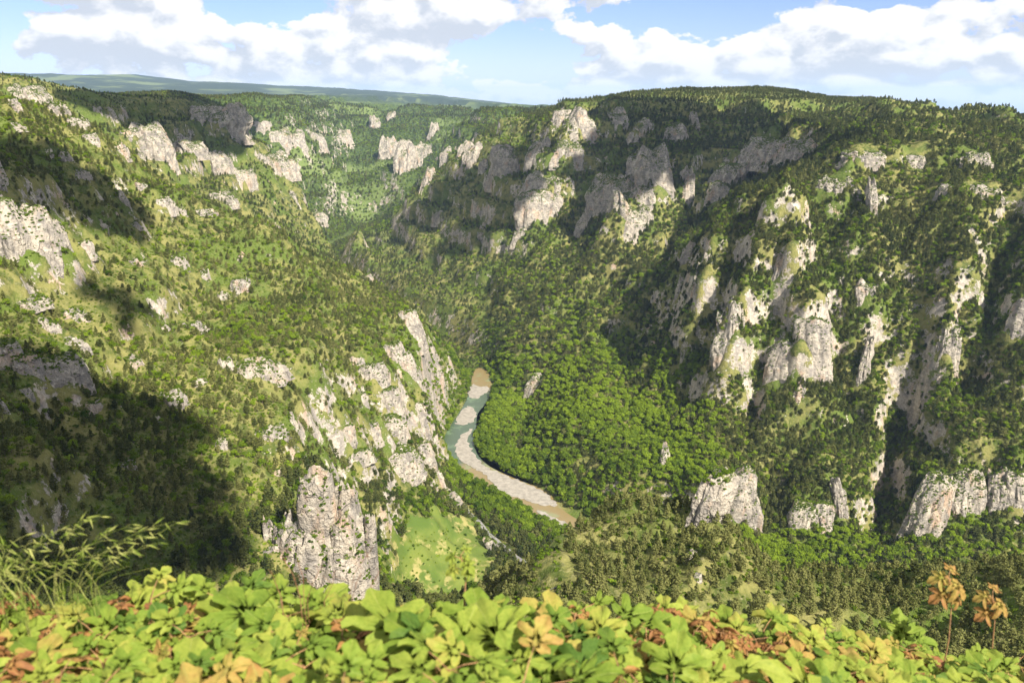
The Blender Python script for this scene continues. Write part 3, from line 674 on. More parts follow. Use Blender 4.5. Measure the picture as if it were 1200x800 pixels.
def cone_trunk(h,r0,r1,n=6,lean=(0,0)):
    t=np.linspace(0,2*math.pi,n,endpoint=False); V=[]
    for z,r in ((-.8,r0*1.3),(0.2,r0),(h*.5,(r0+r1)/2),(h,r1)): V.append(np.stack([r*np.cos(t)+lean[0]*z/h,r*np.sin(t)+lean[1]*z/h,t*0+z],-1))
    return np.concatenate(V),gridfaces(4,n,True)
def pine_parts(sd):
    rg=np.random.default_rng(sd); H=rg.uniform(7.2,9.2); cs=[]; R=rg.uniform(2.3,3.1); kind=sd%3
    for i in range(15):
        t=(i+.5)/15; zz=H*(.22+.75*t)
        r=R*((1-t)**.75 if kind<2 else math.sqrt(max(.05,1-(t*1.5-.6)**2))*.95)
        a=i*2.4+rg.uniform(-.4,.4); k=.62*r*rg.uniform(.6,1.1); cs.append((math.cos(a)*k,math.sin(a)*k,zz,max(.45,r*.62),.62))
    cs.append((0,0,H*.96,.4,.8))
    V,K=clump_mesh(cs,28,.37,rg); T=cone_trunk(H*.9,.19,.05); return V,K,T
def leaf_parts(sd):
    rg=np.random.default_rng(sd+100); R=rg.uniform(3.0,3.9); H=R*rg.uniform(1.7,2.1); cs=[(0,0,H*.62,R*.62,H*.26)]
    for i in range(11):
        a=i*2.4+rg.uniform(-.5,.5); t=rg.uniform(0,1); k=R*(.68-.35*t)*rg.uniform(.8,1.1)
        cs.append((math.cos(a)*k,math.sin(a)*k,H*(.42+.42*t),R*rg.uniform(.3,.45),R*rg.uniform(.26,.36)))
    V,K=clump_mesh(cs,46,.34,rg); T=cone_trunk(H*.6,.24,.09); return V,K,T
def shrub_parts(sd):
    rg=np.random.default_rng(sd+200); cs=[(rg.uniform(-.8,.8),rg.uniform(-.8,.8),rg.uniform(.4,1.0),rg.uniform(.6,.95),rg.uniform(.5,.8)) for _ in range(5)]
    V,K=clump_mesh(cs,24,.30,rg); return V,K,cone_trunk(.8,.08,.04)
def crown_me(name,V,K,m): return np_mesh(name,V,np.arange(len(V)).reshape(-1,4),m,attrs={'clump':(K,'FACE')})
KINDS={}
for kn,fn,m,nv in (('pine',pine_parts,M_PINE,6),('leafy',leaf_parts,M_LEAF,6),('shrub',shrub_parts,M_LEAF,4)):
    L=[]
    for q in range(nv):
        V,K,(tv,tf)=fn(q); cr=crown_me(kn+'_crown',V,K,m); tr=np_mesh(kn+'_trunk',tv,tf,M_BARK,smooth=True)
        n=len(V); both=np_mesh(kn+'_tree',np.vstack([V,tv]),np.concatenate([np.arange(n).reshape(-1,4),tf+n]),[m,M_BARK],fm=np.r_[np.zeros(n//4),np.ones(len(tf))],attrs={'clump':(np.r_[K,np.zeros(len(tf))],'FACE')})
        L.append((cr,tr,both))
    KINDS[kn]=L
# where they grow
def scatter():
    bands=[(24,60,3.5),(60,700,5.0),(700,1250,5.1),(1250,2000,7.4),(2000,3200,9.4),(3200,5600,12.8)]; out=[]
    for r0,r1,sp in bands:
        xs=np.arange(-r1*.72,r1*.72,sp); ys=np.arange(r0*.7,r1,sp); X,Y=np.meshgrid(xs,ys)
        X=X+rng.uniform(-.5,.5,X.shape)*sp*.95; Y=Y+rng.uniform(-.5,.5,X.shape)*sp*.95
        X=X.ravel(); Y=Y.ravel(); r=np.hypot(X,Y); a=np.abs(np.arctan2(X,Y)); k=(r>=r0)&(r<r1)&(a<.80)
        X,Y,r=X[k],Y[k],r[k]; Z=gz(X,Y); 
        k=(Z+14)/r>=bil(HOR,X,Y)-28/r; X,Y,Z,r=X[k],Y[k],Z[k],r[k]
        out.append(np.stack([X,Y,Z,np.full_like(X,sp)],-1))
    for r0,r1,sp in ((150,1250,3.6),(1250,2300,5.4)):          # steep ground: close it up
        xs=np.arange(-r1*.72,r1*.72,sp); ys=np.arange(r0*.7,r1,sp); X,Y=np.meshgrid(xs,ys)
        X=(X+rng.uniform(-.5,.5,X.shape)*sp*.95).ravel(); Y=(Y+rng.uniform(-.5,.5,Y.shape)*sp*.95).ravel(); r=np.hypot(X,Y); k=(r>=r0)&(r<r1)&(np.abs(np.arctan2(X,Y))<.80); X,Y,r=X[k],Y[k],r[k]
        gx,gy=grad(X,Y,5.0); sl=np.hypot(gx,gy); k=(rng.random(len(X))<sstep(.9,1.5,sl)*.65); X,Y,r=X[k],Y[k],r[k]; Z=gz(X,Y)
        k=(Z+14)/r>=bil(HOR,X,Y)-20/r; out.append(np.stack([X[k],Y[k],Z[k],np.full(k.sum(),sp+1.4)],-1))
    return np.concatenate(out)
S=scatter(); X,Y,Z,SP=S.T; gx,gy=grad(X,Y,5.0); slope=np.hypot(gx,gy); U,Vv,Dd=to_px(X,Y,Z)
def el2(u0,v0,ru,rv): return np.exp(-(((U-u0)/ru)**2+((Vv-v0)/rv)**2))
n1=fbm2(X/120,Y/120,4,15); n2=fbm2(X/30,Y/30,3,16); rnd=rng.random(len(X))
left=sstep(40,-40,X-(-90)+ (Y-1150)*(-.12))*(Y<2500)            # west wall
rim=sstep(-70,-10,Z)
near=(X>-20)&(np.hypot(X,Y)<520)
dens=np.where(left>.5,.72+.42*n1+.25*n2,1.02+.25*n1)
dens=dens-.25*el2(100,300,160,120)-.35*el2(230,330,180,60)-.3*el2(330,230,120,60)-.45*el2(90,380,80,25)+.45*el2(250,600,120,90)+.35*el2(380,330,90,70)+.3*el2(120,560,140,80)
dens=dens+.1+.6*el2(395,585,60,60)
dens=dens+.6*el2(530,430,35,75)
dens=dens+.5*sstep(2200,3000,Y)
dens=dens-.50*el2(690,490,130,120)*(X>0)
dens=np.where(slope>1.9,dens*.75,dens); dens=np.where((slope>2.6)&~((U>500)&(U<550)&(Vv>370)&(Vv<520)),dens*.4,dens)
dens=np.where((left>.5)&(slope>1.3),dens*.7,dens)
drv=river_dist(X,Y); keep=rnd<dens
openriver=((Y<1330)|((Y>2480)&(Y<3000)))
inm=inside(X+9*pn2(X/13,Y/13,3),Y+9*pn2(X/13,Y/13,4),MEAD)
keep&=~inside(X,Y,ZONE)&~(inm&(rnd>.16+.5*sstep(.1,.5,n2)))&((drv>np.where(X>170,8,21))|~openriver)
for (a,b),(c,d) in zip(RD[:-1],RD[1:]):
    t=np.clip(((X-a)*(c-a)+(Y-b)*(d-b))/((c-a)**2+(d-b)**2),0,1); keep&=np.hypot(X-a-t*(c-a),Y-b-t*(d-b))>6.5
for px,py,fr in ROCK_FOOT:
    keep&=(X-px)**2+(Y-py)**2>(fr*.85)**2
pb=.30+.30*n1+.25*n2
pb=pb+.52*el2(690,480,125,110)+.5*el2(800,570,60,60)+.9*sstep(75,30,drv)*(Y<1400)+.6*el2(1000,650,260,28)+.35*el2(600,200,180,90)+.25*el2(480,420,60,60)+.5*el2(490,620,60,50)+.35*el2(1100,450,90,120)
pb=pb+.25*(Y>2500)*(Z<-120)
pb=np.where(left>.5,pb*.75,pb); pb=pb-.12*el2(640,340,110,50)-.9*near-.4*el2(850,108,220,25)
isleaf=rng.random(len(X))<pb
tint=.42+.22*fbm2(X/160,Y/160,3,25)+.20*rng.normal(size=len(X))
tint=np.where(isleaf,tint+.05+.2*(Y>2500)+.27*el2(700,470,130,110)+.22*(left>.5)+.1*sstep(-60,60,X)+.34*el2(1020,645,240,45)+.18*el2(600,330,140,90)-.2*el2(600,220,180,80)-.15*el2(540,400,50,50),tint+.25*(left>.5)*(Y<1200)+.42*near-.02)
sc=rng.uniform(.58,1.18,len(X))*(1-.35*rim*(Y>1200))*np.where(SP>12,1.45,np.where(SP>9,1.3,np.where(SP>7,1.15,1.0)))
sc=sc*np.where(left>.5,.92,1.0)*np.where(near,.74,1.0)*np.where(isleaf,1.0,1.0)
sc=sc*np.where(isleaf,1+.55*el2(700,480,140,120)+.35*el2(1020,650,280,35)+.25*((drv<80)&(Y<1400)),1.0)*(1-.25*sstep(1.2,2.4,slope))*np.where(isleaf|(left>.5)|near,1.0,1.22)
kind=np.where(isleaf,1,0)
shr=(rng.random(len(X))<np.where(left>.5,.30,.06)); kind=np.where((shr&~near)|inm,2,kind); sc=np.where(kind==2,sc*1.05,sc)
ok=keep
T=dict(x=X[ok],y=Y[ok],z=Z[ok]-.2,s=sc[ok],t=np.clip(tint,0,1)[ok],k=kind[ok],u=U[ok],v=Vv[ok],d=Dd[ok],left=left[ok],near=near[ok])
# undergrowth on the open west wall and on the rocks
def undergrowth():
    out=[]
    for r0,r1,sp in ((20,60,1.6),(60,700,2.8),(700,1350,3.7)):
        xs=np.arange(-r1*.72,r1*.72,sp); ys=np.arange(r0*.7,r1,sp); X,Y=np.meshgrid(xs,ys)
        X=(X+rng.uniform(-.5,.5,X.shape)*sp).ravel(); Y=(Y+rng.uniform(-.5,.5,Y.shape)*sp).ravel(); r=np.hypot(X,Y)
        k=(r>=r0)&(r<r1)&(np.abs(np.arctan2(X,Y))<.76); X,Y,r=X[k],Y[k],r[k]; Z=gz(X,Y); k=(Z+3)/r>=bil(HOR,X,Y)-8/r; X,Y,Z=X[k],Y[k],Z[k]
        gx,gy=grad(X,Y,4.0); k=(rng.random(len(X))<np.where(X>20,.34,.68)+.35*fbm2(X/40,Y/40,3,35))&(np.hypot(gx,gy)<1.5)&~inside(X,Y,ZONE)&~inside(X,Y,MEAD)&(river_dist(X,Y)>21)
        out.append(np.stack([X,Y,Z],-1)[k])
    return np.concatenate(out)
UG=undergrowth()
RK=[]
for V,Fs,thr in ROCK_TOP:
    f=Fs[0]; q=V[f]; nrm=np.cross(q[:,2]-q[:,0],q[:,3]-q[:,1]); ar=np.linalg.norm(nrm,axis=1)+1e-9; nz=nrm[:,2]/ar; ar/=2
    c=q.mean(1); big=ar.sum()
    p=np.clip(ar*.16,0,1)*np.clip((nz-thr)*2.2,0,1)*(1 if thr>.2 else 1.6*(fbm2(q[:,0,0]/5,q[:,0,2]/7,2,9)>.05))
    k=rng.random(len(c))<p; RK.append(c[k])
RK=np.concatenate(RK); print('trees',len(T['x']),'undergrowth',len(UG),'on rocks',len(RK))
def forest(name,P,scale,tint,variants,label,cat):
    """one object: points that grow the tree meshes through geometry nodes"""
    me=bpy.data.meshes.new(name); me.vertices.add(len(P)); me.vertices.foreach_set('co',np.asarray(P,np.float32).ravel())
    for nm,a in (('scl',scale),('tint',tint),('rot',rng.uniform(0,6.28,len(P))),('wid',rng.uniform(.85,1.2,len(P)))):
        at=me.attributes.new(nm,'FLOAT','POINT'); at.data.foreach_set('value',np.asarray(a,np.float32))
    at=me.attributes.new('vi','INT','POINT'); at.data.foreach_set('value',rng.integers(0,len(variants),len(P)).astype(np.int32))
    o=obj(name,me); tag(o,label,cat,kind='stuff')
    col=bpy.data.collections.new(name+'_kinds')
    for i,m in enumerate(variants):
        q=bpy.data.objects.new(name+'_kind',m); col.objects.link(q)
    ng=bpy.data.node_groups.new(name,'GeometryNodeTree'); ng.interface.new_socket('Geometry',in_out='INPUT',socket_type='NodeSocketGeometry'); ng.interface.new_socket('Geometry',in_out='OUTPUT',socket_type='NodeSocketGeometry')
    N=ng.nodes; Lk=ng.links; gi=N.new('NodeGroupInput'); go=N.new('NodeGroupOutput'); ci=N.new('GeometryNodeCollectionInfo'); ci.inputs[0].default_value=col; ci.inputs[1].default_value=True; ci.inputs[2].default_value=True
    ip=N.new('GeometryNodeInstanceOnPoints'); ip.inputs['Pick Instance'].default_value=True
    m2p=N.new('GeometryNodeMeshToPoints')
    def att(n,t='FLOAT'): a=N.new('GeometryNodeInputNamedAttribute'); a.data_type=t; a.inputs[0].default_value=n; return a.outputs[0]
    Lk.new(gi.outputs[0],m2p.inputs[0]); Lk.new(m2p.outputs[0],ip.inputs['Points']); Lk.new(ci.outputs[0],ip.inputs['Instance']); Lk.new(att('vi','INT'),ip.inputs['Instance Index'])
    cx=N.new('ShaderNodeCombineXYZ'); Lk.new(att('rot'),cx.inputs[2]); Lk.new(cx.outputs[0],ip.inputs['Rotation'])
    sx=N.new('ShaderNodeCombineXYZ'); mu=N.new('ShaderNodeMath'); mu.operation='MULTIPLY'; s_=att('scl'); Lk.new(s_,mu.inputs[0]); Lk.new(att('wid'),mu.inputs[1])
    Lk.new(mu.outputs[0],sx.inputs[0]); Lk.new(mu.outputs[0],sx.inputs[1]); Lk.new(s_,sx.inputs[2]); Lk.new(sx.outputs[0],ip.inputs['Scale'])
    Lk.new(ip.outputs[0],go.inputs[0]); md=o.modifiers.new('grow','NODES'); md.node_group=ng
    return o
single=np.zeros(len(T['x']),bool)
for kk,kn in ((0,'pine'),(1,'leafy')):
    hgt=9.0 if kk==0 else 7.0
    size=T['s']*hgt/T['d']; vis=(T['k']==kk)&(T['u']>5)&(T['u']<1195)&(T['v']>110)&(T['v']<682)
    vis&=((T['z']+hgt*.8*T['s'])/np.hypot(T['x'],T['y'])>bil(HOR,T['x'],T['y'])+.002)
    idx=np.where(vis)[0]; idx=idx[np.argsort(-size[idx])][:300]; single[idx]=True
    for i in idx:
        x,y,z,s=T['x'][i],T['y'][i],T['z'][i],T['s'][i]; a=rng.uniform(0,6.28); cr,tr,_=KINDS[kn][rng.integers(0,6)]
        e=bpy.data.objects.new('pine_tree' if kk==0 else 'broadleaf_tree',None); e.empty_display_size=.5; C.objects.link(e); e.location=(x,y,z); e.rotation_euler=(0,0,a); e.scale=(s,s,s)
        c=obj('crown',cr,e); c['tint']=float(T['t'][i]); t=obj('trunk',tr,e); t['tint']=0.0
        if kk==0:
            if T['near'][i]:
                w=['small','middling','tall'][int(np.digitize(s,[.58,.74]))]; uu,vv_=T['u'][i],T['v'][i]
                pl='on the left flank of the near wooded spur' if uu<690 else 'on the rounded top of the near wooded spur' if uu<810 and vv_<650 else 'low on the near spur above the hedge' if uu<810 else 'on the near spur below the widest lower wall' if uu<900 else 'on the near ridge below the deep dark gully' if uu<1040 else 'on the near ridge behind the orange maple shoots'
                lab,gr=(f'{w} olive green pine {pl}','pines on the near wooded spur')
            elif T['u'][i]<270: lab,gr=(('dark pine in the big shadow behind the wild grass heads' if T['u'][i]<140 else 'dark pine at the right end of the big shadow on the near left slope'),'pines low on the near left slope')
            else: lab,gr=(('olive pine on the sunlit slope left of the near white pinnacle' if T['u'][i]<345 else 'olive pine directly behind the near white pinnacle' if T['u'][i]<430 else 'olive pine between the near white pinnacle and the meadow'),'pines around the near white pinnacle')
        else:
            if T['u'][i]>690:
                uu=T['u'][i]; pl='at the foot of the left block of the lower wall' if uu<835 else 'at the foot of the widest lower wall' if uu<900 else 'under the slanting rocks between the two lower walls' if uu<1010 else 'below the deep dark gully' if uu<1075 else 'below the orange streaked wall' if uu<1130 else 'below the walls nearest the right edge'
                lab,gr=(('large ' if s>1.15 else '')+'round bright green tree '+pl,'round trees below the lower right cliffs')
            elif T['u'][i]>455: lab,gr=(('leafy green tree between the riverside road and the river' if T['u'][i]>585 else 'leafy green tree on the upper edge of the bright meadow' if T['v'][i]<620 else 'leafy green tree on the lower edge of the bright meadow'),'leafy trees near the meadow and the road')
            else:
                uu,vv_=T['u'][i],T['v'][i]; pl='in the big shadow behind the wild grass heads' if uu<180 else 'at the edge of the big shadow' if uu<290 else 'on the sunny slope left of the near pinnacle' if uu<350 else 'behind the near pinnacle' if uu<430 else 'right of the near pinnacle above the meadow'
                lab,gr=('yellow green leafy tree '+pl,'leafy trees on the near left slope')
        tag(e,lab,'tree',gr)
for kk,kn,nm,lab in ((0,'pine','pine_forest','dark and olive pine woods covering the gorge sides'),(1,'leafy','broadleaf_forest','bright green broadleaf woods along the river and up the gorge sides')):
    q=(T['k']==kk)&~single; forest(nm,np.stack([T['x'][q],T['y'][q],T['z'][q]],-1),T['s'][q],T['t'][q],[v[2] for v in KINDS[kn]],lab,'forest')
q=T['k']==2; P=np.vstack([np.stack([T['x'][q],T['y'][q],T['z'][q]],-1),UG,RK])
s_=np.r_[T['s'][q]*1.1,rng.uniform(.35,.95,len(UG)),rng.uniform(.35,1.0,len(RK))]; t_=np.r_[T['t'][q]+.1,np.clip(.55+.25*fbm2(UG[:,0]/50,UG[:,1]/50,3,44)+.15*rng.normal(size=len(UG)),0,1),rng.uniform(.15,.75,len(RK))]
forest('scrub',P,s_,t_,[v[2] for v in KINDS['shrub']],'low green scrub on the slopes and rock ledges','scrub')
# ------------------------------------------------------------------ the maple hedge in front
OUT=[(0.03,-.02),(.10,-.09),(.24,-.13),(.38,-.08),(.46,.03),(.42,.10),(.29,.13),(.20,.17),(.38,.24),(.54,.31),(.66,.42),(.65,.50),(.56,.53),(.42,.52),(.27,.46),(.17,.44),(.22,.58),(.27,.70),(.22,.78),(.16,.84),(.09,.96),(0,1.02)]
TIP={4:1,10:1,21:1}
OUT=OUT+[(-x,y) for x,y in OUT[-2::-1]]
_ln=len(OUT); _lo=np.array(OUT); _vein=np.zeros(_ln)
for k in (4,10,21,_ln-1-10,_ln-1-4): _vein[k]=1
_lO=np.array([0,.04])
def leaf_template(curl,fold,rg):
    rings=[_lO+( _lo-_lO)*f for f in (.34,.68,1.0)]
    P=np.vstack([[_lO]]+rings); vein=np.r_[1,_vein,_vein,_vein]; rad=np.r_[0,np.repeat((.34,.68,1.0),_ln)]
    z=-curl*(P[:,0]**2+.6*(P[:,1]-.2)**2)+fold*rad*(.5-vein)*.35+.03*rg.normal(size=len(P))*rad
    V=np.column_stack([P,z]); i=np.arange(_ln-1)
    T=np.stack([i*0,1+i,2+i],-1); Q=np.concatenate([np.stack([1+i,1+_ln+i,2+_ln+i,2+i],-1),np.stack([1+_ln+i,1+2*_ln+i,2+2*_ln+i,2+_ln+i],-1)])
    return V,T[:,::-1],Q,vein
lr=np.random.default_rng(5)
LEAVES=[leaf_template(c,f,lr) for c,f in ((.05,.2),(.25,.3),(.45,.35),(.15,-.2),(.7,.5),(1.0,.4))]
class LeafMesh:
    def __init__(s): s.V=[];s.T=[];s.Q=[];s.v=[];s.c=[];s.r=[];s.n=0
    def add(s,kind,M,pos,size,col):
        V,T,Q,ve=LEAVES[kind]; s.V.append((V*size)@M.T+pos); s.T.append(T+s.n); s.Q.append(Q+s.n); s.n+=len(V)
        s.v.append(ve); s.c.append(np.full(len(V),col)); s.r.append(np.r_[0,np.repeat((.34,.68,1.0),_ln)])
    def build(s,name,m,parent):
        V=np.concatenate(s.V)-np.array(parent.location)
        return obj(name,np_mesh(name,V,[np.concatenate(s.T),np.concatenate(s.Q)],m,smooth=True,attrs={'vein':(np.concatenate(s.v),'POINT'),'age':(np.concatenate(s.c),'POINT'),'edge':(np.concatenate(s.r),'POINT')}),parent)
def leaf_mat():
    m,nt,out=mat('maple_leaf'); g=NT(nt); A=lambda n: g.n('ShaderNodeAttribute',attribute_type='GEOMETRY',attribute_name=n).outputs['Fac']
    pos=g.n('ShaderNodeNewGeometry').outputs['Position']; n=g.noise(pos,28,4,.6); n2=g.noise(pos,160,3,.6)
    age=g.math('ADD',A('age'),g.math('MULTIPLY',g.math('SUBTRACT',n,.5),.45)); age=g.math('ADD',age,g.math('MULTIPLY',g.math('MULTIPLY',A('edge'),A('age')),.22))
    cr=g.n('ShaderNodeValToRGB'); g.l(age,cr.inputs[0]); e=cr.color_ramp.elements
    e[0].position=0.0; e[0].color=(.085,.155,.024,1); e[1].position=1.0; e[1].color=(.30,.13,.055,1)
    for p,c in ((.25,(.19,.265,.034)),(.48,(.33,.37,.06)),(.66,(.42,.31,.08)),(.82,(.40,.20,.07))): q=e.new(p); q.color=(*c,1)
    col=g.mix(g.ss(n2,.35,.75),cr.outputs[0],g.mixmul(1.0,cr.outputs[0],(.72,.78,.7)))
    v=g.ss(A('vein'),.86,.99); col=g.mix(g.math('MULTIPLY',v,.55),col,(.50,.52,.16))
    bp=g.n('ShaderNodeBump',i_Height=g.math('SUBTRACT',n2,v),i_Distance=.002,i_Strength=.5)
    bs=g.n('ShaderNodeBsdfPrincipled',i_Base_Color=col,i_Roughness=.62,i_Normal=bp.outputs[0]); bs.inputs['Specular IOR Level'].default_value=.2
    tr=g.n('ShaderNodeBsdfTranslucent',i_Color=col); mx=g.n('ShaderNodeMixShader'); mx.inputs[0].default_value=.38
    g.l(bs.outputs[0],mx.inputs[1]); g.l(tr.outputs[0],mx.inputs[2]); g.l(mx.outputs[0],out.inputs[0]); return m
M_MAPLE=leaf_mat(); M_TWIG=plain('twig',(.22,.11,.06),scale=60,bump=.2); M_PET=plain('petiole',(.30,.17,.08),scale=60,bump=.1)
def tube(P,r0,r1,n=5):
    P=np.asarray(P,float); T=np.gradient(P,axis=0); T/=np.linalg.norm(T,axis=1)[:,None]+1e-9
    a=np.cross(T,[.13,.21,.97]); a/=np.linalg.norm(a,axis=1)[:,None]+1e-9; b=np.cross(T,a)
    th=np.linspace(0,2*math.pi,n,endpoint=False); r=np.linspace(r0,r1,len(P))[:,None,None]
    V=P[:,None]+r*(a[:,None]*np.cos(th)[None,:,None]+b[:,None]*np.sin(th)[None,:,None])
    return V.reshape(-1,3),gridfaces(len(P),n,True)
class Tubes:
    def __init__(s): s.V=[];s.F=[];s.n=0
    def add(s,*a,**k):
        V,F=tube(*a,**k); s.V.append(V); s.F.append(F+s.n); s.n+=len(V)
    def build(s,name,m,parent): return obj(name,np_mesh(name,np.concatenate(s.V)-np.array(parent.location),np.concatenate(s.F),m,smooth=True),parent)
def frame(up,fwd):
    z=np.array(up,float); z/=np.linalg.norm(z); x=np.cross(fwd,z); x/=np.linalg.norm(x)+1e-9; y=np.cross(z,x); return np.stack([x,y,z],-1)
TOPU=[-120,0,100,250,400,550,700,800,900,1000,1100,1200,1320]; TOPV=[716,712,706,706,716,714,712,713,732,747,763,772,774]
def hedge_pt(u,s):
    gsc=np.interp(u,[0,600,1200],[1.0,1.0,1.45]); v=np.interp(s,[0,1],[850,np.interp(u,TOPU,TOPV)])
    return at_y(u,v,gsc*(.80+.62*s**1.15))
def shoot(rg,LM,LB,TB,tip,root,bronze,size,q_=0):
    """one twig: opposite pairs of leaves, the last ones small; bronze shoots hang young leaves from the tip"""
    d=np.array(tip)-np.array(root); mid=root+d*.55+np.array([rg.normal()*.03,rg.normal()*.03,.02])
    TB.add([root,mid,tip],.0028,.0012)
    ax=np.array([rg.normal()*.25,rg.normal()*.25,1]); ax/=np.linalg.norm(ax); a0=rg.uniform(0,math.pi)
    npair=3
    for k in range(npair):
        p=np.array(tip)-ax*(k*.030+.004)
        for sgn in (0,1):
            az=a0+k*math.pi/2+sgn*math.pi+rg.normal()*.55; out=np.array([math.cos(az),math.sin(az),0])
            young=bronze and k<2+q_%2
            sz=size*((.55+.16*k) if young else (.62+.22*k))*rg.uniform(.65,1.25)
            plen=sz*rg.uniform(.6,1.05)*(1.0 if not young else .6); lift=.35 if not young else .15
            b=p+out*plen+np.array([0,0,lift*plen]); TB2.add([p,p+out*plen*.5+np.array([0,0,lift*plen*.7]),b],.0011,.0008,n=4)
            el=(-.15+rg.normal()*.25) if not young else (-.75+rg.normal()*.3)
            f=out*math.cos(el)+np.array([0,0,math.sin(el)])
            up=np.array([rg.normal()*.22+.12,rg.normal()*.22-.22,1.0]) if not young else out*.5+np.array([rg.normal()*.3,rg.normal()*.3-.15,.8])
            M=frame(up,f)
            if young: LB.add(int(rg.integers(3,6)),M,b,sz,float(np.clip(rg.normal(.70,.11),.5,.95)))
            else: LM.add(int(rg.choice([0,1,1,2,3])),M,b,sz,float(np.clip(rg.normal(.27+.12*bronze,.14),0,.6)))
HEDGE=[ # u range, chance of bronze shoots, label
 (-110,90,0.85,'maple bush with dark bronze young leaves at the lower left corner'),(60,230,0.51,'maple bush with broad yellow green leaves under the grass heads, left'),
 (200,370,0.45,'maple bush with peach tinted leaves at the foot of the near pinnacle'),(340,480,0.61,'maple bush with orange young leaves just right of the near pinnacle foot'),
 (450,640,0.20,'maple bush with the largest plain green leaves, centre of the hedge'),(610,780,0.85,'maple bush with many rust brown young leaves, right of the hedge centre'),
 (750,920,0.85,'maple bush with mixed green and pinkish brown leaves on the right'),(890,1060,0.81,'low maple bush with small drooping leaves before the pine spur'),
 (1030,1180,0.65,'maple bush under the two tall orange shoots, right'),(1150,1320,0.51,'maple bush with small green leaves at the lower right corner')]
hr=np.random.default_rng(21)
for u0,u1,br,lab in HEDGE:
    uc=(u0+u1)/2; far=np.interp(uc,[0,600,1200],[1.0,1.0,1.45]); rt=hedge_pt(uc,.45); base=np.array([rt[0],rt[1],-1.62]); zz=float(height(np.array([rt[0]]),np.array([rt[1]]))[0]); base[2]=min(-1.6,zz)-.02
    e=bpy.data.objects.new('maple_bush',None); e.empty_display_size=.1; C.objects.link(e); e.location=base; tag(e,lab,'bush','maple bushes of the hedge in front of the viewpoint')
    LM=LeafMesh(); LB=LeafMesh(); TB=Tubes(); TB2=TB; size=.073
    n=int(112*(1+.45*(far-1)))
    for q in range(n):
        s=hr.random()**.9; u=hr.uniform(u0-12,u1+12); tip=hedge_pt(u,s); depth=abs(hr.normal())*.05+(.10 if q%3==0 else 0)+(.2 if q%6==1 else 0)
        bump=.028*float(pn2(np.array([tip[0]*7.0]),np.array([tip[1]*7.0]),13)[0]); tip=tip+np.array([0,.02,bump-depth])
        rr=base+(tip-base)*.35+np.array([hr.normal()*.05,hr.normal()*.05,0])
        if q%3==0: TB.add([base+np.array([hr.normal()*.03,hr.normal()*.03,0]),base+(rr-base)*.5+np.array([0,0,.05]),rr],.007,.0035,n=6)
        shoot(hr,LM,LB,TB,tip,rr,bool(hr.random()<br and depth<.12),size*hr.uniform(.8,1.25)*(1.12 if 450<u<640 else 1.0)*(.92 if far>1.1 else 1),q_=q)
    LM.build('green_leaves',M_MAPLE,e)
    if LB.V: LB.build('young_leaves',M_MAPLE,e)
    TB.build('twigs',M_PET,e)
def tall_shoot(u,vt,vb,Y,n,sz,age,lab,bend=0):
    B=at_y(u-bend,vb,Y); Tp=at_y(u,vt,Y); e=bpy.data.objects.new('maple_shoot',None); e.empty_display_size=.05; C.objects.link(e); e.location=B; tag(e,lab,'shoot','single maple shoots rising above the hedge')
    L=LeafMesh(); TB=Tubes(); mid=(B+Tp)/2+np.array([.006,0,0]); TB.add([B-np.array([0,0,.12]),B,mid,Tp],.0022,.001)
    for k in range(n):
        f=1-k/n*.45; p=B+(Tp-B)*f; az=k*2.2+1; out=np.array([math.cos(az),math.sin(az)*.7,0]); b=p+out*.012+np.array([0,0,.006])
        TB.add([p,b],.001,.0008,n=4); el=-.12+.3*math.sin(k*3)
        L.add(3+k%3,frame(out*.5+np.array([0,-.5,.8]),out*math.cos(el)+np.array([0,0,math.sin(el)])),b,sz*(.75+.5*((k*7)%5)/5),age+.06*math.sin(k*5))
    L.build('young_leaves',M_MAPLE,e); TB.build('stem',M_PET,e)
tall_shoot(1112,672,748,1.75,6,.046,.64,'taller of the two orange brown maple shoots at the right, against the pines')
tall_shoot(1163,694,758,1.8,5,.042,.66,'shorter orange brown maple shoot near the right edge')
tall_shoot(540,650,706,1.35,6,.026,.36,'slender pale green maple shoot standing in front of the meadow',bend=-4)
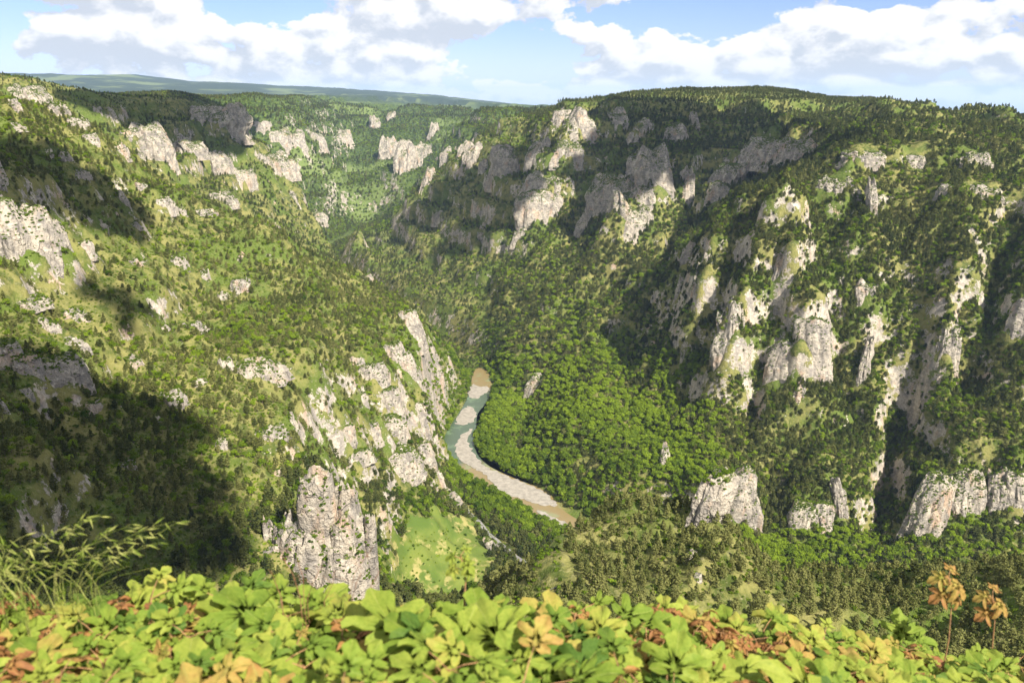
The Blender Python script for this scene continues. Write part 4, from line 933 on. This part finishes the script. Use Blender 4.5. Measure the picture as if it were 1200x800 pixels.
# ------------------------------------------------------------------ grasses on the left
def grass_mat():
    m,nt,out=mat('grass_straw'); g=NT(nt); pos=g.n('ShaderNodeNewGeometry').outputs['Position']
    c=g.mix(g.ss(g.noise(pos,40,3,.5),.35,.65),(.20,.27,.045),(.50,.50,.17)); d=g.n('ShaderNodeBsdfDiffuse',i_Color=c); t=g.n('ShaderNodeBsdfTranslucent',i_Color=c)
    mx=g.n('ShaderNodeMixShader'); mx.inputs[0].default_value=.4; g.l(d.outputs[0],mx.inputs[1]); g.l(t.outputs[0],mx.inputs[2]); g.l(mx.outputs[0],out.inputs[0]); return m
M_GRASS=grass_mat()
gr_=np.random.default_rng(77)
def grass_tuft(lab,culms,Y,blades=6):
    e=bpy.data.objects.new('wild_grass',None); b0=at_y(culms[0][0],culms[0][1],Y); e.location=b0; e.empty_display_size=.05; C.objects.link(e); tag(e,lab,'grass tuft','wild grasses in ear at the left of the hedge')
    ST=Tubes(); SP=Tubes(); BL=Tubes()
    for (ub,vb,ut,vt,nsp,dirn) in culms:
        y=Y*gr_.uniform(.95,1.08); B=at_y(ub,vb,y); T=at_y(ut,vt,y); H=T[2]-B[2]; t=np.linspace(0,1,12)[:,None]
        P=B+(T-B)*t; P[:,0]=B[0]+(T[0]-B[0])*t[:,0]**2.0; P[:,2]=B[2]+H*(t[:,0]*1.35-.35*t[:,0]**2.4); P=np.vstack([B-[0,0,.15],P]); ST.add(P,.0006,.0003,n=4)
        for k in range(nsp):
            f=.42+.58*(k+.5)/nsp; q=f*12; i=int(min(q,11)); p=P[i+1]*(1-(q-i))+P[min(i+2,12)]*(q-i)
            sd=gr_.choice([-1,1]); L=gr_.uniform(.008,.022); a=p+np.array([(dirn*.8+sd*.7)*L,gr_.normal()*.008,L*gr_.uniform(.1,.7)])
            ln=gr_.uniform(.013,.022); dr=np.array([dirn*.75+sd*.35+gr_.normal()*.15,gr_.normal()*.2,gr_.uniform(-.75,.45)]); dr/=np.linalg.norm(dr)
            ST.add([p,(p+a)/2+[0,0,.003],a],.0004,.0003,n=3)
            w=ln*.075; pts=[a+dr*ln*x for x in (0,.2,.5,.8,1.15)]
            V,F=tube(pts,1,1,5); V=V.reshape(5,5,3); c=np.array(pts)[:,None]; V=(c+(V-c)*(w*np.array([.35,1,1.0,.5,.04]))[:,None,None]).reshape(-1,3)
            SP.V.append(V); SP.F.append(F+SP.n); SP.n+=len(V)
    for k in range(blades):
        ub=culms[0][0]+gr_.uniform(-25,25); B=at_y(ub,712,Y*gr_.uniform(.95,1.05)); h=gr_.uniform(.05,.10); dx=gr_.normal()*.05
        BL.add([B,B+[dx*.3,0,h*.6],B+[dx,0,h],B+[dx*1.9,.01,h*1.15]],.0009,.0002,n=4)
    ST.build('stalks',M_GRASS,e); SP.build('ears',M_GRASS,e); BL.build('blades',M_GRASS,e)
grass_tuft('upright grass with dense pale ears at the far left edge',[(4,705,10,640,9,.3),(-8,705,26,655,8,.4),(2,708,4,668,6,-.2)],1.25)
grass_tuft('bushy wild grass with pointed ears, second from the left edge',[(28,706,62,626,13,.7),(22,706,30,640,10,.1),(30,706,52,660,9,.7),(26,708,-2,655,7,-.5)],1.22,9)
grass_tuft('tallest wild grass arching over with its ears hanging to the right',[(66,704,106,608,14,.8),(64,704,100,650,8,.7),(72,706,96,640,7,.3)],1.28)
grass_tuft('wild grass with spread nodding ears against the shaded slope',[(84,702,146,618,11,.9),(90,703,188,624,11,1),(92,702,155,648,9,.8)],1.32)
grass_tuft('thin grass bending right with separate bright ears',[(108,698,200,612,8,1),(112,698,176,640,8,.9)],1.36,4)
def stalks():
    e=bpy.data.objects.new('dry_twigs',None); b=at_y(385,700,1.35); e.location=b; e.empty_display_size=.05; C.objects.link(e); tag(e,'thin bare reddish twigs in front of the foot of the near pinnacle','twigs')
    T=Tubes()
    for ub,vb,ut,vt in ((408,705,437,640),(412,705,424,668),(352,700,330,650),(356,700,348,655),(360,702,378,662),(380,704,392,668),(330,700,318,668),(425,706,448,664)):
        B=at_y(ub,vb,1.35); Q=at_y(ut,vt,1.35); m=(B+Q)/2+np.array([gr_.normal()*.004,0,.004]); T.add([B-[0,0,.1],B,m,Q],.0011,.0004,n=4)
        for k in range(3):
            p=B+(Q-B)*(.4+.2*k); T.add([p,p+[gr_.normal()*.014,0,.016]],.0005,.0003,n=3)
    T.build('stems',M_TWIG,e)
stalks()
# ------------------------------------------------------------------ unseen cumulus added overhead, outlined to cast shadow patches on the gorge
def shadow_cloud(pts,alt,rad,seed):
    G=hit([p[0] for p in pts],[p[1] for p in pts]); t=(alt-G[:,2])/SUN.z; P=G[:,:2]+np.array([SUN.x,SUN.y])*t[:,None]
    rg=np.random.default_rng(seed); x0,y0=P.min(0); x1,y1=P.max(0); V=[];F=[];n=0
    bm=bmesh.new(); bmesh.ops.create_icosphere(bm,subdivisions=3,radius=1); sv=np.array([v.co[:] for v in bm.verts]); sf=np.array([[v.index for v in f.verts] for f in bm.faces]); bm.free()
    sp=rad*1.05
    X,Y=np.meshgrid(np.arange(x0,x1+sp,sp),np.arange(y0,y1+sp,sp)); X=(X+rg.uniform(-.3,.3,X.shape)*sp).ravel(); Y=(Y+rg.uniform(-.3,.3,Y.shape)*sp).ravel(); k=inside(X,Y,P); X,Y=X[k],Y[k]
    for x,y in zip(X,Y):
        r=rad*rg.uniform(.65,1.15); v=sv*(r*(1+.28*vn3(sv[:,0]*1.7+x,sv[:,1]*1.7+y,sv[:,2]*1.7,1)+.12*vn3(sv[:,0]*4+x,sv[:,1]*4+y,sv[:,2]*4,2)))[:,None]; v[:,2]=np.maximum(v[:,2],-.3*r)
        V.append(v+[x,y,alt]); F.append(sf+n); n+=len(sv)
    if not V: return
    o=obj('shadow_cloud',np_mesh('shadow_cloud',np.concatenate(V),np.concatenate(F),M_CLOUD,smooth=True)); tag(o,'unseen white cumulus added overhead to cast its shadow on the gorge','shadow_cloud',kind='structure')
M_CLOUD,nt_,out_=mat('cloud_white'); nd_=nt_.nodes.new('ShaderNodeBsdfDiffuse'); nd_.inputs[0].default_value=(.9,.9,.9,1); nt_.links.new(nd_.outputs[0],out_.inputs[0])
CL=[([(-120,520),(-40,470),(40,455),(110,450),(165,470),(215,520),(262,575),(262,610),(225,650),(200,688),(-120,700)],1000,26),
 ([(-60,170),(20,160),(110,215),(195,252),(150,278),(60,245),(-60,235)],1000,34),
 ([(110,345),(150,335),(180,370),(150,395)],1000,16),([(-40,400),(30,410),(90,425),(60,450),(-40,470)],1000,16),
 ([(90,112),(250,118),(290,140),(250,172),(190,160),(120,130)],1000,75),
 ([(480,248),(545,205),(610,185),(640,215),(600,255),(560,270)],1000,55),
 ([(690,130),(790,118),(880,132),(955,165),(962,205),(900,215),(870,190),(780,205),(740,250),(700,255),(680,200)],1000,60),
 ]
for k,(p,a,r) in enumerate(CL): shadow_cloud(p,a,r,k)
# ------------------------------------------------------------------ haze
hz_=bpy.data.meshes.new('haze'); bm=bmesh.new(); bmesh.ops.create_cube(bm,size=1); bm.to_mesh(hz_); bm.free()
ho=obj('haze',hz_); zt,zb=max(GZ.max(),40)+40,GZ.min()-2; ho.scale=(96000,50000,zt-zb); ho.location=(0,25000-600,(zt+zb)/2); tag(ho,'thin blue air haze filling the gorge','haze',kind='stuff')
hm=bpy.data.materials.new('haze'); hm.use_nodes=True; hm.node_tree.nodes.clear(); pv=hm.node_tree.nodes.new('ShaderNodeVolumePrincipled'); ho_=hm.node_tree.nodes.new('ShaderNodeOutputMaterial'); hm.node_tree.links.new(pv.outputs[0],ho_.inputs['Volume'])
pv.inputs['Color'].default_value=(.50,.70,1,1); pv.inputs['Density'].default_value=2.4e-5; hz_.materials.append(hm)
